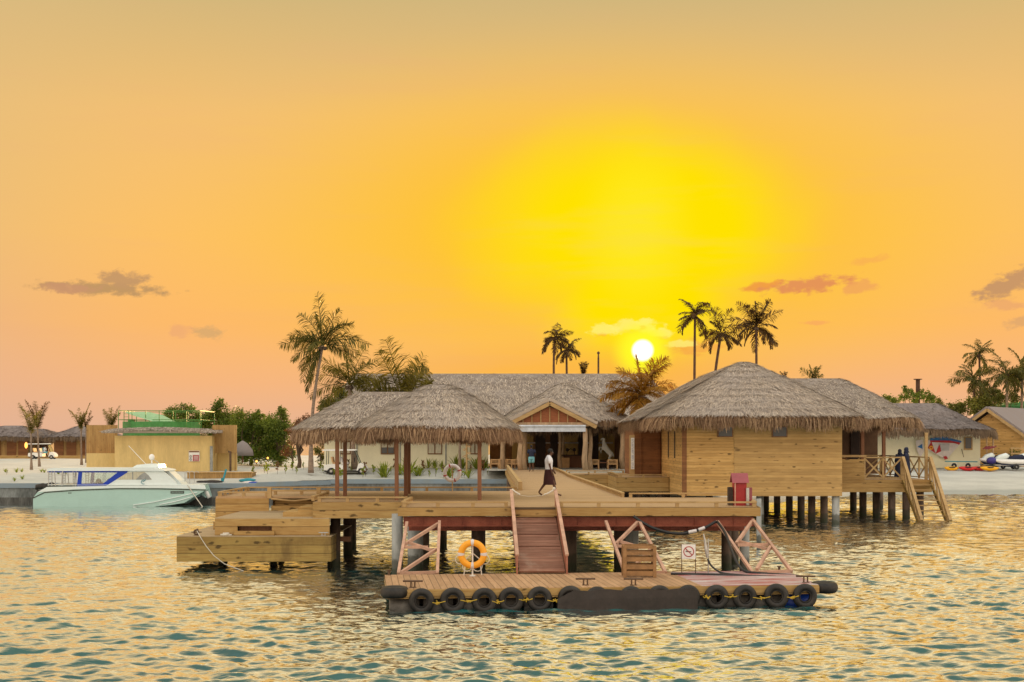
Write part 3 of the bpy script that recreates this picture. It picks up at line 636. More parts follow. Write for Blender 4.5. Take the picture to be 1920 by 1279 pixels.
for px, lb in names.items():
    lx = lx_of(px); p = fw(lx, -.17 if px != 1068 else -.15, .20 + random.uniform(-.015, .015))
    if tyre0 is None:
        tyre0 = mkmesh('tyre', tyre_mb(), M['tyre'], (0, 0, 0), True); o = tyre0
    else: o = tyre0.copy(); COL.objects.link(o)
    tag(o, lb, 'tyre', TG); o.location = p; o.rotation_euler = (random.uniform(-.1, .05), random.uniform(0, 6), FR + random.uniform(-.12, .12))
for px, ly, lb in ((740, .12, 'black tyre lying flat against the left corner of the pontoon'), (1553, .35, 'black tyre lying flat against the right corner of the pontoon')):
    o = tyre0.copy(); COL.objects.link(o); tag(o, lb, 'tyre', TG); o.location = fw(lx_of(px), ly, .40 if px < 1000 else .37); o.rotation_euler = (R_(90), 0, R_(-6)); o.scale = (1.12, 1.45, 1.12)
# rubber sheet over four tyres
mb = MB(); a, b = lx_of(1042), lx_of(1302); n = 40; top = []; bot = []
for i in range(n + 1):
    t = i / n; lx = a + (b - a) * t; w = .03 * math.sin(t * 19) + .02 * math.sin(t * 47)
    zt = .44 + .02 * math.sin(t * 23); 
    if t < .13: zt = .22 + .24 * (t / .13)
    mb.v += [tuple(fw(lx, -.33 + w * .3, zt)), tuple(fw(lx, -.36 + w * .6, zt * .5)), tuple(fw(lx, -.38 + w * .7, -.2)), tuple(fw(lx, -.36 + w * .7, -.2)), tuple(fw(lx, -.31 + w * .3, zt))]
for i in range(n):
    for j in range(5): j2 = (j + 1) % 5; mb.f.append((i * 5 + j, i * 5 + j2, (i + 1) * 5 + j2, (i + 1) * 5 + j))
single('rubber_sheet', mb, M['tarp'], 'black rubber sheet draped over the middle tyres of the pontoon', 'sheet', loc=fw(a, -.3, 0))
ts = [790, 848, 907, 957, 1010, 1066]; ts2 = [1300, 1340, 1393, 1452, 1505]
places = ['between the two leftmost upright tyres', 'between the tyres left of the lifebuoy', 'between the tyres below the lifebuoy', 'just left of the gangway foot', 'next to the left end of the black sheet', 'next to the right end of the black sheet', 'between the first two tyres right of the sheet', 'between the second and third tyres right of the sheet', 'beside the tyre with the blue drum']
for i, (p0, p1) in enumerate([(ts[k], ts[k + 1]) for k in range(5)] + [(ts2[k], ts2[k + 1]) for k in range(4)]):
    x0, x1 = lx_of(p0) + .19, lx_of(p1) - .19; xm = (x0 + x1) / 2; zr = .2 + random.uniform(-.03, .03)
    mb = MB(); mb.tube([fw(x0, -.27, zr + .01), fw(xm - .06, -.30, zr - .02), fw(xm, -.31, zr), fw(xm + .07, -.30, zr - .01), fw(x1, -.27, zr + .02)], .012, 6)
    for k in range(6): aa = random.uniform(0, 6.28); mb.tube([fw(xm, -.31, zr), fw(xm + .07 * math.cos(aa), -.32, zr + .06 * math.sin(aa))], .012, 5)
    single('yellow_rope', mb, M['yellowrope'], 'yellow rope knotted ' + places[i], 'rope', 'yellow ropes tying the tyres', loc=fw(xm, -.3, zr))
for px, lyy, lb in ((775, .35, 'dark mooring cleat at the left front of the pontoon'), (1103, .45, 'dark mooring cleat on the pontoon in front of the gangway foot'), (1192, .3, 'dark mooring cleat on the pontoon below the crate'), (1522, .5, 'dark mooring cleat on the right front of the pontoon')):
    p = fw(lx_of(px), lyy, .48); single('mooring_cleat', cleat(p.x, p.y, .485, '', 1.5), M['darksteel'], lb, 'cleat', 'cleats on the pontoon', loc=p)
for lx, ly, lb in ((.12, 3.7, 'short rusty bollard at the rear left corner of the pontoon'), (11.3, 3.6, 'short rusty bollard at the rear right corner of the pontoon')):
    p = fw(lx, ly, .48); single('bollard', MB().tube([p, p + Vector((0, 0, .14))], .035, 8).tube([p + Vector((0, 0, .13)), p + Vector((0, 0, .16))], .06, 8), M['darksteel'], lb, 'bollard', loc=p)
# lifebuoys
def lifebuoy(c, R, r, mat, band, name_l, grp=None, nb=4, rot=45, stand=None, bandw=10):
    t = thing('lifebuoy', name_l, 'lifebuoy', c, group=grp)
    part('ring', MB().torus(c, R, r, 'Y', 48, 14), M[mat], t, True)
    for i in range(nb):
        a = rot + i * 360 / nb; part('band', MB().torus(c, R, r * 1.04, 'Y', 6, 14, a0=a - bandw, a1=a + bandw), M[band], t, True)
    return t
pL = fw(lx_of(886) * 1.0, 3.3, 0); pL = Vector((X(886, 38.55), 38.55, .48))
c = Vector((pL.x, pL.y - .12, 1.10))
lb = lifebuoy(c, .315, .09, 'orange', 'offwhite', 'orange lifebuoy with pale bands on the white stand', rot=0, bandw=7)
rope = MB()
for k in range(4):
    a0 = R_(180 + k * 45 + 3); a1 = R_(180 + (k + 1) * 45 - 3); pts = []
    for j in range(7):
        t = j / 6; a = a0 + (a1 - a0) * t; rr = .41 + .09 * math.sin(math.pi * t); pts.append(c + Vector((math.cos(a) * rr, -.05, math.sin(a) * rr)))
    rope.tube(pts, .012, 5)
part('grab_line', rope, M['rope'], lb)
st = thing('lifebuoy_stand', 'white pole stand with two struts holding the orange lifebuoy', 'stand', pL)
part('pole', MB().tube([pL, pL + Vector((0, 0, 1.03))], .022, 8), M['white'], st); part('strut', MB().tube([pL + Vector((0, 0, .64)), pL + Vector((-.19, .25, .45)), pL + Vector((-.25, .3, 0))], .015, 6), M['white'], st)
part('strut', MB().tube([pL + Vector((0, 0, .64)), pL + Vector((.19, .25, .45)), pL + Vector((.25, .3, 0))], .015, 6), M['white'], st); part('foot_plate', MB().box(pL.x - .08, pL.x + .08, pL.y - .08, pL.y + .08, .482, .5), M['white'], st)
# crate
x0, x1, y0, y1 = 3.06, 3.97, 38.1, 38.75
ct = thing('slatted_crate', 'open slatted wooden crate standing on the pontoon right of the gangway', 'crate', (3.5, 38.4, .485))
for x in (x0, x1 - .09):
    for y in (y0, y1 - .07): part('corner_post', MB().box(x, x + .09, y, y + .07, .485, 1.36), M['crate'], ct)
for k, (z0, z1) in enumerate([(.53, .66), (.71, .84), (.92, 1.04), (1.1, 1.2), (1.27, 1.36)]):
    for y in (y0 + .0, y1 - .03):
        part('slat', MB().box(x0 + .092, x1 - .092, y + .012, y + .032, z0, z1), M['crate'], ct)
part('side_panel', MB().box(x0 + .02, x0 + .05, y0 + .07, y1 - .07, .53, 1.33), M['crate'], ct); part('side_panel', MB().box(x1 - .05, x1 - .02, y0 + .07, y1 - .07, .53, 1.33), M['crate'], ct)
# no smoking sign
sg = thing('no_smoking_sign', 'white no smoking sign on two thin posts at the pontoon rear edge', 'sign', (5.0, 39.35, .485))
sx0, sx1, sz0, sz1, sy = 4.82, 5.21, .89, 1.30, 39.35
bd = part('panel', MB().box(sx0, sx1, sy, sy + .012, sz0, sz1), M['white'], sg)
part('post', MB().tube([(sx0, sy + .03, .485), (sx0, sy + .03, 1.31)], .012, 6), M['darksteel'], sg); part('post', MB().tube([(sx1, sy + .03, .485), (sx1, sy + .03, 1.31)], .012, 6), M['darksteel'], sg)
mb = MB(); cc = ((sx0 + sx1) / 2, sy - .004, (sz0 + sz1) / 2); mb.torus(cc, .14, .013, 'Y', 32, 6, .003); mb.bar((cc[0] - .1, cc[1], cc[2] + .1), (cc[0] + .1, cc[1], cc[2] - .1), .006, .024)
part('prohibition_ring', mb, M['brick'], bd)
mb = MB(); mb.box(cc[0] - .09, cc[0] + .07, cc[1] + .001, cc[1] + .003, cc[2] - .012, cc[2] + .012); mb.tube([(cc[0] - .08, cc[1] + .001, cc[2] + .02), (cc[0] - .05, cc[1] + .001, cc[2] + .05), (cc[0] - .08, cc[1] + .001, cc[2] + .08)], .006, 5)
part('cigarette_mark', mb, M['black'], bd)
# fuel nozzle stand and hoses
D = 39.2; fs_ = thing('fuel_nozzle_stand', 'thin post with a grey fuel nozzle right of the no smoking sign', 'stand', (X(1328, D), D, .485))
part('post', MB().tube([(X(1328, D), D, .485), (X(1328, D), D, Z(1010, D))], .018, 6), M['steel'], fs_)
part('nozzle', MB().tube([P(1319, 1001, D - .05), P(1322, 1015, D - .05), P(1324, 1030, D - .05), P(1326, 1046, D - .05)], [.02, .03, .045, .03], 8), M['steel'], fs_)
def hose(pts, r, label):
    pp = [P(*p) for p in pts]; fine = []
    for i in range(len(pp) - 1):
        a, b, c_, d = pp[max(i - 1, 0)], pp[i], pp[i + 1], pp[min(i + 2, len(pp) - 1)]
        for k in range(6):
            t = k / 6; fine.append(.5 * ((2 * b) + (c_ - a) * t + (2 * a - 5 * b + 4 * c_ - d) * t * t + (3 * b - a - 3 * c_ + d) * t ** 3))
    fine.append(pp[-1]); return single('fuel_hose', MB().tube(fine, r, 8), M['black'], label, 'hose', loc=pp[0], smooth=True)
hose([(1188, 968, 42.4), (1205, 980, 42.3), (1230, 992, 42.2), (1262, 1000, 42.1), (1290, 999, 42.1), (1320, 990, 42.2), (1342, 978, 42.3)], .045, 'thick black hose sagging below the jetty edge above the sign')
single('hose_band', MB().tube([P(1291, 998, 42.05), P(1306, 995, 42.05)], .05, 8).tube([P(1310, 993.5, 42.08), P(1321, 989.5, 42.12)], .05, 8), M['offwhite'], 'pale clamps wrapped round the sagging black hose', 'clamp', loc=P(1300, 996, 42.05))
hose([(1327, 1048, 39.15), (1333, 1060, 39.1), (1345, 1070, 39.0), (1358, 1075, 38.9), (1400, 1079, 38.7), (1440, 1081, 38.6), (1480, 1082, 38.6)], .028, 'thin black hose running from the nozzle along the float')
hose([(1258, 1076, 38.9), (1300, 1077, 38.9), (1355, 1078, 38.7), (1420, 1081, 38.6), (1490, 1083, 38.5), (1495, 1080, 38.9), (1440, 1076, 39.2), (1400, 1072, 39.4), (1385, 1060, 39.7), (1375, 1040, 40.2), (1360, 1000, 41.5), (1345, 978, 42.3)], .04, 'black fuel hose looped over the pontoon and up to the jetty')
# red cabinet on jetty
D = 43.6; xa, xb = X(1376, D), X(1400, D)
cb = thing('red_cabinet', 'red house-shaped fire point cabinet at the right end of the jetty', 'cabinet', ((xa + xb) / 2, D, DZ))
part('body', MB().box(xa, xb, D, D + .35, DZ, 2.98), M['redpaint'], cb)
part('roof', MB().yz([(D - .1, 2.92), (D + .17, 3.22), (D + .2, 3.22), (D + .5, 2.92), (D + .46, 2.92), (D + .185, 3.17), (D - .06, 2.92)], xa - .06, xb + .06).box(xa, xb, D + .0, D + .35, 2.98, 3.0), M['redroof'], cb)
part('pole', MB().tube([(xa + .03, D - .06, DZ), (xa + .03, D - .06, 2.93)], .018, 8), M['pinksteel'], cb)
part('side_panel', MB().box(xa - .16, xa - .04, D + .0, D + .3, DZ + .02, 2.78), M['dark'], cb, label='dark panel on the left side')
part('side_panel', MB().box(xb - .03, xb + .06, D - .12, D - .02, DZ + .02, 2.76), M['steel'], cb, label='pale grey panel on the right side')
part('side_panel', MB().box(xb + .065, xb + .17, D - .02, D + .26, DZ + .02, 2.77), M['redroof'], cb, label='brownish red panel on the right side')
# white lifebuoy on the jetty rear edge
D = 55.9; cx, cz = X(848, D), Z(887, D)
lifebuoy(Vector((cx, D, cz)), .30, .075, 'offwhite', 'redpaint', 'faded white lifebuoy with red bands on a post at the rear edge of the jetty', rot=20, bandw=5)
sg2 = single('lifebuoy_post', MB().tube([(cx, D + .1, DZ), (cx, D + .1, cz + .3)], .022, 8).box(cx - .1, cx + .1, D + .1, D + .13, cz + .28, cz + .36), M['rail'], 'thin wooden post carrying the white lifebuoy', 'post', loc=(cx, D + .1, DZ))
# ------------------------------------------------------------------ thatched roofs
def outline(hx, hy, n, N=720):
    th = np.linspace(0, 2 * np.pi, N, endpoint=False)
    r = (np.abs(np.cos(th) / hx) ** n + np.abs(np.sin(th) / hy) ** n) ** (-1 / n)
    e = np.stack([r * np.cos(th), r * np.sin(th)], -1); d = np.linalg.norm(np.roll(e, -1, 0) - e, axis=1); s_ = np.concatenate([[0], np.cumsum(d)])
    return e, s_
def roof(par, cx, cy, hx, hy, ze, zr, axis='x', rl=0.0, n=3.0, blades=9000, fr=6000, bl=.35, bw=.03, flen=.55, far=False, droop=.06, seed=1, ridgecap=True, zfun=None):
    r = np.random.default_rng(seed); e, s_ = outline(hx, hy, n); T = s_[-1]; ee = np.concatenate([e, e[:1]])
    def ev(u): q = u * T; return np.stack([np.interp(q, s_, ee[:, 0]), np.interp(q, s_, ee[:, 1])], -1)
    def pos(E, t):
        if axis == 'x': rp = np.stack([np.clip(E[:, 0], -rl, rl), np.zeros(len(E))], -1)
        else: rp = np.stack([np.zeros(len(E)), np.clip(E[:, 1], -rl, rl)], -1)
        xy = rp + (E - rp) * t[:, None]; eps = .07; p = (np.sqrt(t ** 2 + eps ** 2) - eps) / (math.sqrt(1 + eps ** 2) - eps)
        p = p + droop * np.sin(np.pi * np.clip(t, 0, 1)) * 1.0
        z = zr - (zr - ze) * p
        z = z + (.024 if hx > 3.6 else .014) * (1 - np.mod(t * (9 if hx > 3.6 else 6), 1.0)) * (t > .12)
        z = z + .035 * np.sin(xy[:, 0] * 1.7 + seed) * np.sin(xy[:, 1] * 1.3)
        return np.stack([cx + xy[:, 0], cy + xy[:, 1], z], -1)
    NT, NR = 120, 36; mb = MB(); E = ev(np.arange(NT) / NT)
    for j in range(NR + 1): mb.v += pos(E, np.full(NT, max(j / NR, .0))).tolist()
    for j in range(NR):
        for i in range(NT): i2 = (i + 1) % NT; mb.f.append((j * NT + i, (j + 1) * NT + i, (j + 1) * NT + i2, j * NT + i2))
    # blades
    u = r.random(blades); t = r.random(blades) ** .6 * .985 + .01; E = ev(u); p0 = pos(E, t); p1_ = pos(E, t + .02); d = p1_ - p0; d /= np.linalg.norm(d, axis=1)[:, None]
    tang = pos(ev((u + .002) % 1), t) - p0; tang /= (np.linalg.norm(tang, axis=1)[:, None] + 1e-9)
    nm = np.cross(tang, d); nm *= np.sign(nm[:, 2:3] + 1e-9)
    tang = np.cross(d, nm)
    ln = bl * r.uniform(.5, 1.3, blades)[:, None]; w = bw * r.uniform(.5, 1.2, blades)[:, None] / 2
    d2 = d + tang * r.normal(0, .28, (blades, 1)) + nm * r.uniform(.02, .13, (blades, 1))
    b0 = p0 + nm * .01; tip = b0 + d2 * ln
    mb.quads(np.stack([b0 - tang * w, b0 + tang * w, tip + tang * w * .35, tip - tang * w * .35], 1))
    if ridgecap and rl > 0:
        for k in range(int(blades * .12)):
            a = r.uniform(-rl, rl); q = Vector((cx + a, cy, zr + .02)) if axis == 'x' else Vector((cx, cy + a, zr + .02))
            dv = Vector((r.normal(0, .5), r.choice([-1, 1]) * .8, -.25)) if axis == 'x' else Vector((r.choice([-1, 1]) * .8, r.normal(0, .5), -.25))
            sd_ = Vector((0, 0, 1)).cross(dv).normalized() * bw * .5; tp = q + dv * bl * r.uniform(.4, 1); o_ = len(mb.v)
            mb.v += [tuple(q - sd_), tuple(q + sd_), tuple(tp + sd_ * .4), tuple(tp - sd_ * .4)]; mb.f.append((o_, o_ + 1, o_ + 2, o_ + 3))
    rf = part('thatch_roof', mb, M['thatchfar' if far else 'thatch'], par)
    # fringe
    mb = MB(); u = r.random(fr); t = 1 - r.random(fr) ** 1.5 * .10; E = ev(u); p0 = pos(E, t); outd = pos(E, t + .02) - p0; outd[:, 2] = 0; outd /= np.linalg.norm(outd, axis=1)[:, None]
    tang = np.stack([-outd[:, 1], outd[:, 0], np.zeros(fr)], -1)
    clump = .5 + .5 * np.sin(u * T * 2.3 + 1.2 * np.sin(u * T * 5.1)); ln = flen * (r.uniform(.55, 1.0, fr) * (.82 + .3 * clump))[:, None]; w = bw * r.uniform(.5, 1.15, fr)[:, None] / 2
    oo = r.uniform(.05, .5, (fr, 1)); sl_ = r.normal(0, .16, (fr, 1))
    mid = p0 + outd * ln * (.28 * oo + .18) + tang * sl_ * ln * .4 + np.array([0, 0, -1]) * ln * .38
    tip = mid + outd * ln * (.25 * oo) + tang * sl_ * ln * .8 + np.array([0, 0, -1]) * ln * .62
    V = np.stack([p0 - tang * w, p0 + tang * w, mid + tang * w, mid - tang * w, tip + tang * w * .3, tip - tang * w * .3], 1).reshape(-1, 3); o_ = len(mb.v); mb.v += V.tolist()
    ix = np.arange(fr)[:, None] * 6; mb.f += np.concatenate([ix + np.array([0, 1, 2, 3]), ix + np.array([3, 2, 4, 5])], 0).tolist()
    part('eave_fringe', mb, M['fringefar' if far else 'fringe'], rf)
    # underside
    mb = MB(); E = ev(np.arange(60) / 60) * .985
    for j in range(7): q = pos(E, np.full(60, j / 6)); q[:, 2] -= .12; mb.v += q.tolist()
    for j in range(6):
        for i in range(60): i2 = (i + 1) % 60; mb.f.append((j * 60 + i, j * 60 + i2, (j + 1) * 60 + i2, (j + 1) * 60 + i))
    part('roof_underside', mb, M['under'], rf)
    return rf
# gazebos on the jetty
ga = thing('thatched_gazebo', 'near thatched gazebo with a pointed roof at the front of the jetty', 'gazebo', (-2.6, 49.6, DZ))
for x, y in ((-3.95, 47.5), (-1.11, 47.5), (-3.95, 51.7), (-1.22, 51.7)):
    part('post', MB().bar((x, y, DZ), (x, y, 4.75), .13, .13), M['post'], ga)
mb = MB(); mb.bar((-3.95, 47.5, 4.7), (-1.11, 47.5, 4.7), .08, .14); mb.bar((-3.95, 51.7, 4.7), (-1.22, 51.7, 4.7), .08, .14); mb.bar((-3.95, 47.5, 4.55), (-3.95, 51.7, 4.55), .08, .14); mb.bar((-1.2, 47.5, 4.55), (-1.22, 51.7, 4.55), .08, .14)
part('tie_beams', mb, M['post'], ga)
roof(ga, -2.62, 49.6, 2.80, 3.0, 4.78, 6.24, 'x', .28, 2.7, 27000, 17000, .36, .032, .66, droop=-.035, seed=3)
gb = thing('thatched_gazebo', 'longer thatched gazebo with a flat ridge behind the pointed one', 'gazebo', (-4.9, 50.5, DZ))
for x, y in ((-6.14, 48.7), (-6.14, 51.0), (-3.93, 51.3), (-3.97, 53.4), (-5.9, 53.5)):
    if (x, y) == (-5.9, 53.5): continue
    part('post', MB().bar((x, y, DZ), (x, y, 4.75), .13, .13), M['post'], gb)
part('tie_beams', MB().bar((-6.14, 48.7, 4.7), (-3.9, 48.7, 4.7), .08, .14).bar((-6.14, 48.7, 4.55), (-6.14, 53.4, 4.55), .08, .14), M['post'], gb)
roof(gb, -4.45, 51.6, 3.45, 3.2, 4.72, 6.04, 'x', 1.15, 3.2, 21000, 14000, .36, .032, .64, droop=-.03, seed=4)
# ------------------------------------------------------------------ big overwater hut
h1 = thing('overwater_hut', 'large pine-walled hut on piles with a broad thatched roof right of the jetty', 'hut', (12.8, 71, 0))
WX0, WX1 = 8.74, 16.9
mb = MB(); mb.box(WX0 + .12, X(1376, 71), 71.0, 71.1, 1.42, 5.9)
part('front_wall', mb, M['wall'], h1)
M['wall2'] = wood('pine_wall_planks_warmer', L(.56, .36, .14), L(.47, .28, .10), 'Z', .15, knots=.9, gap=.03, off=.4)
part('front_wall', MB().box(X(1376, 71) + .01, WX1, 71.0 - .01, 71.1, 1.40, 5.9), M['wall2'], h1)
part('floor_slab', MB().box(WX0 + .1, WX1, 71.15, 94, 1.45, 1.6), M['under'], h1)
part('right_wall', MB().box(WX1 - .1, WX1, 71.1, 78, 1.42, 5.9), M['wall'], h1)
part('left_wall', MB().box(WX0, WX0 + .1, 71.12, 81, 1.40, 5.9), M['wall'], h1)
part('corner_post', MB().box(WX0 - .02, WX0 + .2, 70.96, 71.15, 1.40, 5.9), M['wallbrown'], h1)
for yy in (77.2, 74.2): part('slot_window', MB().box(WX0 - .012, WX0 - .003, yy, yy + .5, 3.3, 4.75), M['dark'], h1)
an = part('side_annex', MB().box(7.15, WX0 + .0, 81.0, 88, 1.5, 5.6), M['wallbrown'], h1)
part('annex_door', MB().box(7.55, 8.55, 80.95, 80.995, 2.25, 4.9), M['wallbrown'], an)
part('annex_trim', MB().box(7.5, 7.56, 80.9, 80.99, 2.2, 5.1).box(8.56, 8.62, 80.9, 80.99, 2.2, 5.1), M['wallbrown'], an)
for px0, px1 in ((1345, 1374), (1447, 1476)):
    x0, x1 = X(px0, 71), X(px1, 71); w_ = part('window', MB().box(x0, x1, 70.93, 70.985, 4.42, 4.98), M['brownwin'], h1)
    part('pane', MB().box(x0 + .06, x1 - .06, 70.905, 70.928, 4.47, 4.95), M['glass'], w_)
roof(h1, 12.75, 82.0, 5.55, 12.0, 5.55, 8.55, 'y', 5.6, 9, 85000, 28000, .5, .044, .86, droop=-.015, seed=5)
for px, D in ((1436, 87), (1457, 84), (1480, 79.5), (1502, 76), (1522, 73.5), (1545, 73), (1567, 71.3), (1425, 72.2), (1250, 79), (1330, 78)):
    part('pile', MB().tube([(X(px, D), D, -1.5), (X(px, D), D, 1.42)], .2, 12), M['pilecon' if px in (1567, 1425) else 'pile'], h1, True)
part('base_board', MB().box(8.2, 11.2, 73, 73.1, -.05, .08), M['rail'], h1)
# access deck between walkway and hut
ad = thing('access_deck', 'low pine deck linking the walkway to the side door of the large hut', 'deck', (6.5, 77, 0))
part('boards', MB().box(5.9, 8.72, 77, 88, DZ - .07, DZ).box(3.3, 5.9, 84, 88, DZ - .07, DZ), M['deck'], ad)
mb = MB(); mb.box(5.86, 8.7, 76.94, 77, 1.42, DZ + .002); mb.box(5.8, 5.86, 77, 84, 1.42, DZ + .002); mb.box(3.3, 5.86, 83.94, 84, 1.42, DZ + .002)
part('fascia', mb, M['fascia'], ad)
kerb([(5.95, 77.1), (5.95, 84)], step=.6, par=ad); kerb([(6.0, 77.05), (8.6, 77.05)], par=ad); kerb([(3.4, 84.05), (5.9, 84.05)], par=ad, step=1.5); kerb([(3.4, 87.8), (7.1, 87.8)], par=ad, step=1.5)
for x, y in ((6.1, 77.4), (7.1, 77.4), (8.3, 77.6), (6.1, 81), (7.4, 83), (4.2, 84.4), (5.2, 84.4), (8.2, 84), (6.8, 86)): part('pile', MB().tube([(x, y, -1), (x, y, DZ - .1)], .16, 10), M['pile'], ad)
part('trimmer', MB().box(5.9, 8.6, 80, 80.2, 1.2, 1.5).box(6.6, 7.2, 86, 86.1, .1, 1.6), M['pile'], ad)
# vertical sign board by the hut
D = 80.0; x0 = X(1181, D); x1 = X(1190, D)
vs_ = thing('vertical_sign', 'tall narrow pale lettered sign board on a pine post beside the large hut', 'sign', (x0, D, DZ))
part('post', MB().box(x0 - .02, x1 + .0, D + .05, D + .16, DZ, Z(816, D)), M['rail'], vs_)
bdv = part('board', MB().box(x0 + .06, x1 - .02, D, D + .03, Z(880, D), Z(821, D)), M['white'], vs_)
mb = MB(); zz = Z(824, D)
for i in range(20):
    if i in (10, 15): zz -= .08; continue
    h = .055; xm = (x0 + x1) / 2 + .02; k = i % 4
    mb.box(xm - .045, xm + .045, D - .006, D - .002, zz - .012, zz)
    if k != 1: mb.box(xm - .045, xm - .028, D - .006, D - .002, zz - h, zz - .013)
    if k != 2: mb.box(xm + .028, xm + .045, D - .006, D - .002, zz - h, zz - .013)
    if k == 3: mb.box(xm - .028, xm + .028, D - .006, D - .002, zz - h, zz - h + .012)
    zz -= .085
part('lettering', mb, plain('blue_grey_lettering', L(.05, .1, .3), .5), bdv)
# ------------------------------------------------------------------ terrace right of hut, with veranda roof
tr = thing('raised_terrace', 'raised pine terrace on piles right of the large hut with crossed railings', 'deck', (20, 76, 0))
TX0, TX1 = WX1 + 1.05, 22.95
part('floor', MB().box(WX1 + .02, TX1, 76.05, 92, DZ - .17, DZ - .1), M['deck'], tr)
mb = MB(); mb.box(WX1 + .0, TX1, 75.98, 76.05, 1.42, DZ - .11); mb.box(TX1, TX1 + .06, 75.98, 92, 1.42, DZ - .11)
part('fascia', mb, M['fascia'], tr)
part('parapet', MB().box(WX1 + .8, X(1620, 76), 75.94, 76.04, DZ - .1, 3.22), M['fascia'], tr)
part('shelf', MB().box(WX1, 20.2, 79, 79.1, 3.3, 3.42), M['rail'], tr)
ZF = DZ - .1
def xrail(a, b, n, zt=3.32, z0=ZF + .02):
    a, b = Vector((*a, 0)), Vector((*b, 0)); mb = MB(); up = lambda p, z: Vector((p.x, p.y, z))
    mb.bar(up(a, zt), up(b, zt), .09, .07); mb.bar(up(a, z0 + .08), up(b, z0 + .08), .05, .05)
    for i in range(n + 1):
        p = a.lerp(b, i / n); mb.bar(up(p, z0), up(p, zt), .09, .09)
        if i < n:
            q_ = a.lerp(b, (i + 1) / n); mb.bar(up(p, z0 + .1), up(q_, zt - .05), .045, .08); mb.bar(up(p, zt - .05), up(q_, z0 + .1), .04, .08)
    return part('railing', mb, M['rail'], tr)
xrail((X(1621, 76), 76.0), (X(1690, 76), 76.0), 2); xrail((TX1 - .03, 76.1), (TX1 - .03, 86), 5); xrail((TX1 - .1, 86), (18.2, 86), 4)
tall = part('tall_post', MB().bar((X(1738, 76) + .02, 76.2, ZF), (X(1738, 76) + .02, 76.2, 4.68), .15, .15), M['rail'], tr)
for px, D in ((1618, 79), (1643, 78), (1672, 76.4), (1699, 76.3), (1725, 76.3), (1600, 86), (1650, 88)): part('pile', MB().tube([(X(px, D), D, -1.5), (X(px, D), D, 1.45)], .21, 12), M['pile'], tr, True)
sx0, sx1 = X(1693, 76) , TX1 - .02
st = part('staircase', MB().bar((sx0, 76.0, ZF - .1), (sx0, 72.45, -.5), .08, .26).bar((sx1, 76.0, ZF - .1), (sx1, 72.45, -.5), .08, .26), M['wetwood'], tr)
for i in range(9):
    t = (i + .6) / 9; y = 76 - 3.55 * t; z = ZF - .15 - (ZF + .25) * t
    part('tread', MB().box(sx0 + .045, sx1 - .045, y - .13, y + .13, z, z + .05), M['rail'], st)
for x in (sx0, sx1):
    mb = MB(); mb.bar((x, 76.0, 3.32), (x, 72.5, .05), .16, .15); 
    for a, b in (((76, 3.2), (75.2, 1.5)), ((75.3, 2.5), (74.4, .9)), ((74.5, 1.8), (73.6, .4)), ((73.8, 1.1), (72.9, 0))): mb.bar((x, a[0], a[1]), (x, b[0], b[1]), .07, .12)
    mb.bar((x, 76.0, ZF), (x, 76.0, 3.32), .12, .12)
    part('stair_rail', mb, M['rail'], st)
ve = thing('thatched_veranda', 'thatched open-sided veranda roof standing behind the large hut on dark posts', 'veranda', (19.5, 84, DZ))
for px, D in ((1617, 80), (1657, 80)): part('post', MB().bar((X(px, D), D, ZF), (X(px, D), D, 5.4), .18, .18), M['post'], ve)
mb = MB(); mb.box(17, 24, 91, 91.2, ZF, 5.5); part('back_wall', mb, plain('shade_toned_wall', L(.12, .06, .03), .8), ve)  # shade of the interior put into the wall colour
part('shade_opening_panel', MB().box(17.2, 20.4, 90.9, 90.98, 3.1, 5.3).box(21, 21.6, 90.9, 90.98, 2.4, 5.2).box(22.2, 22.8, 90.9, 90.98, 2.4, 5.2), M['dark'], ve)  # dark panels painted as shaded openings
part('side_screen', MB().box(17.05, 17.15, 78.3, 90.8, ZF, 5.6), M['dark'], ve)  # dark colour carries the shade inside the veranda
part('counter', MB().box(17.2, 20.4, 84.6, 85.2, ZF, 3.2), M['wallbrown'], ve)
roof(ve, 18.6, 87.5, 5.2, 8.6, 5.55, 8.15, 'x', 1.9, 7, 36000, 14000, .5, .042, .8, droop=-.02, seed=8)
# ------------------------------------------------------------------ reception hall
rh = thing('reception_hall', 'long cream building under a vast grey thatched roof behind the gazebos', 'building', (-7, 106, 2.17))
part('front_wall', MB().box(-14.35, -1.8, 106, 106.15, 1.9, 5.5), M['cream'], rh)
part('end_wall', MB().box(-14.35, -14.2, 106.15, 122, 1.9, 5.5), M['cream'], rh)
for xx in (-11.9, -8.6, -5.1): part('pilaster', MB().box(xx, xx + .1, 105.95, 106, 2, 5.4), M['concrete'], rh)
for px0, px1, k in ((639, 658, 0), (714, 740, 1), (802, 829, 0), (882, 899, 0)):
    x0, x1 = X(px0, 106), X(px1, 106); w_ = part('window', MB().box(x0, x1, 105.9, 105.97, Z(852, 106), Z(827, 106)), M['brownwin'], rh)
    xm = (x0 + x1) / 2
    for a, b in ((x0 + .07, xm - .05), (xm + .05, x1 - .07)):
        part('pane', MB().box(a, b, 105.87, 105.89, Z(850, 106), Z(829, 106)), M['curtain'], w_)
        if k: part('lower_pane', MB().box(a, b, 105.84, 105.865, Z(850, 106), Z(839, 106)), M['glass'], w_)
roof(rh, -.9, 114.5, 14.7, 10.6, 5.1, 9.75, 'x', 11.9, 9, 70000, 9000, .7, .055, .7, far=False, droop=-.01, seed=11)
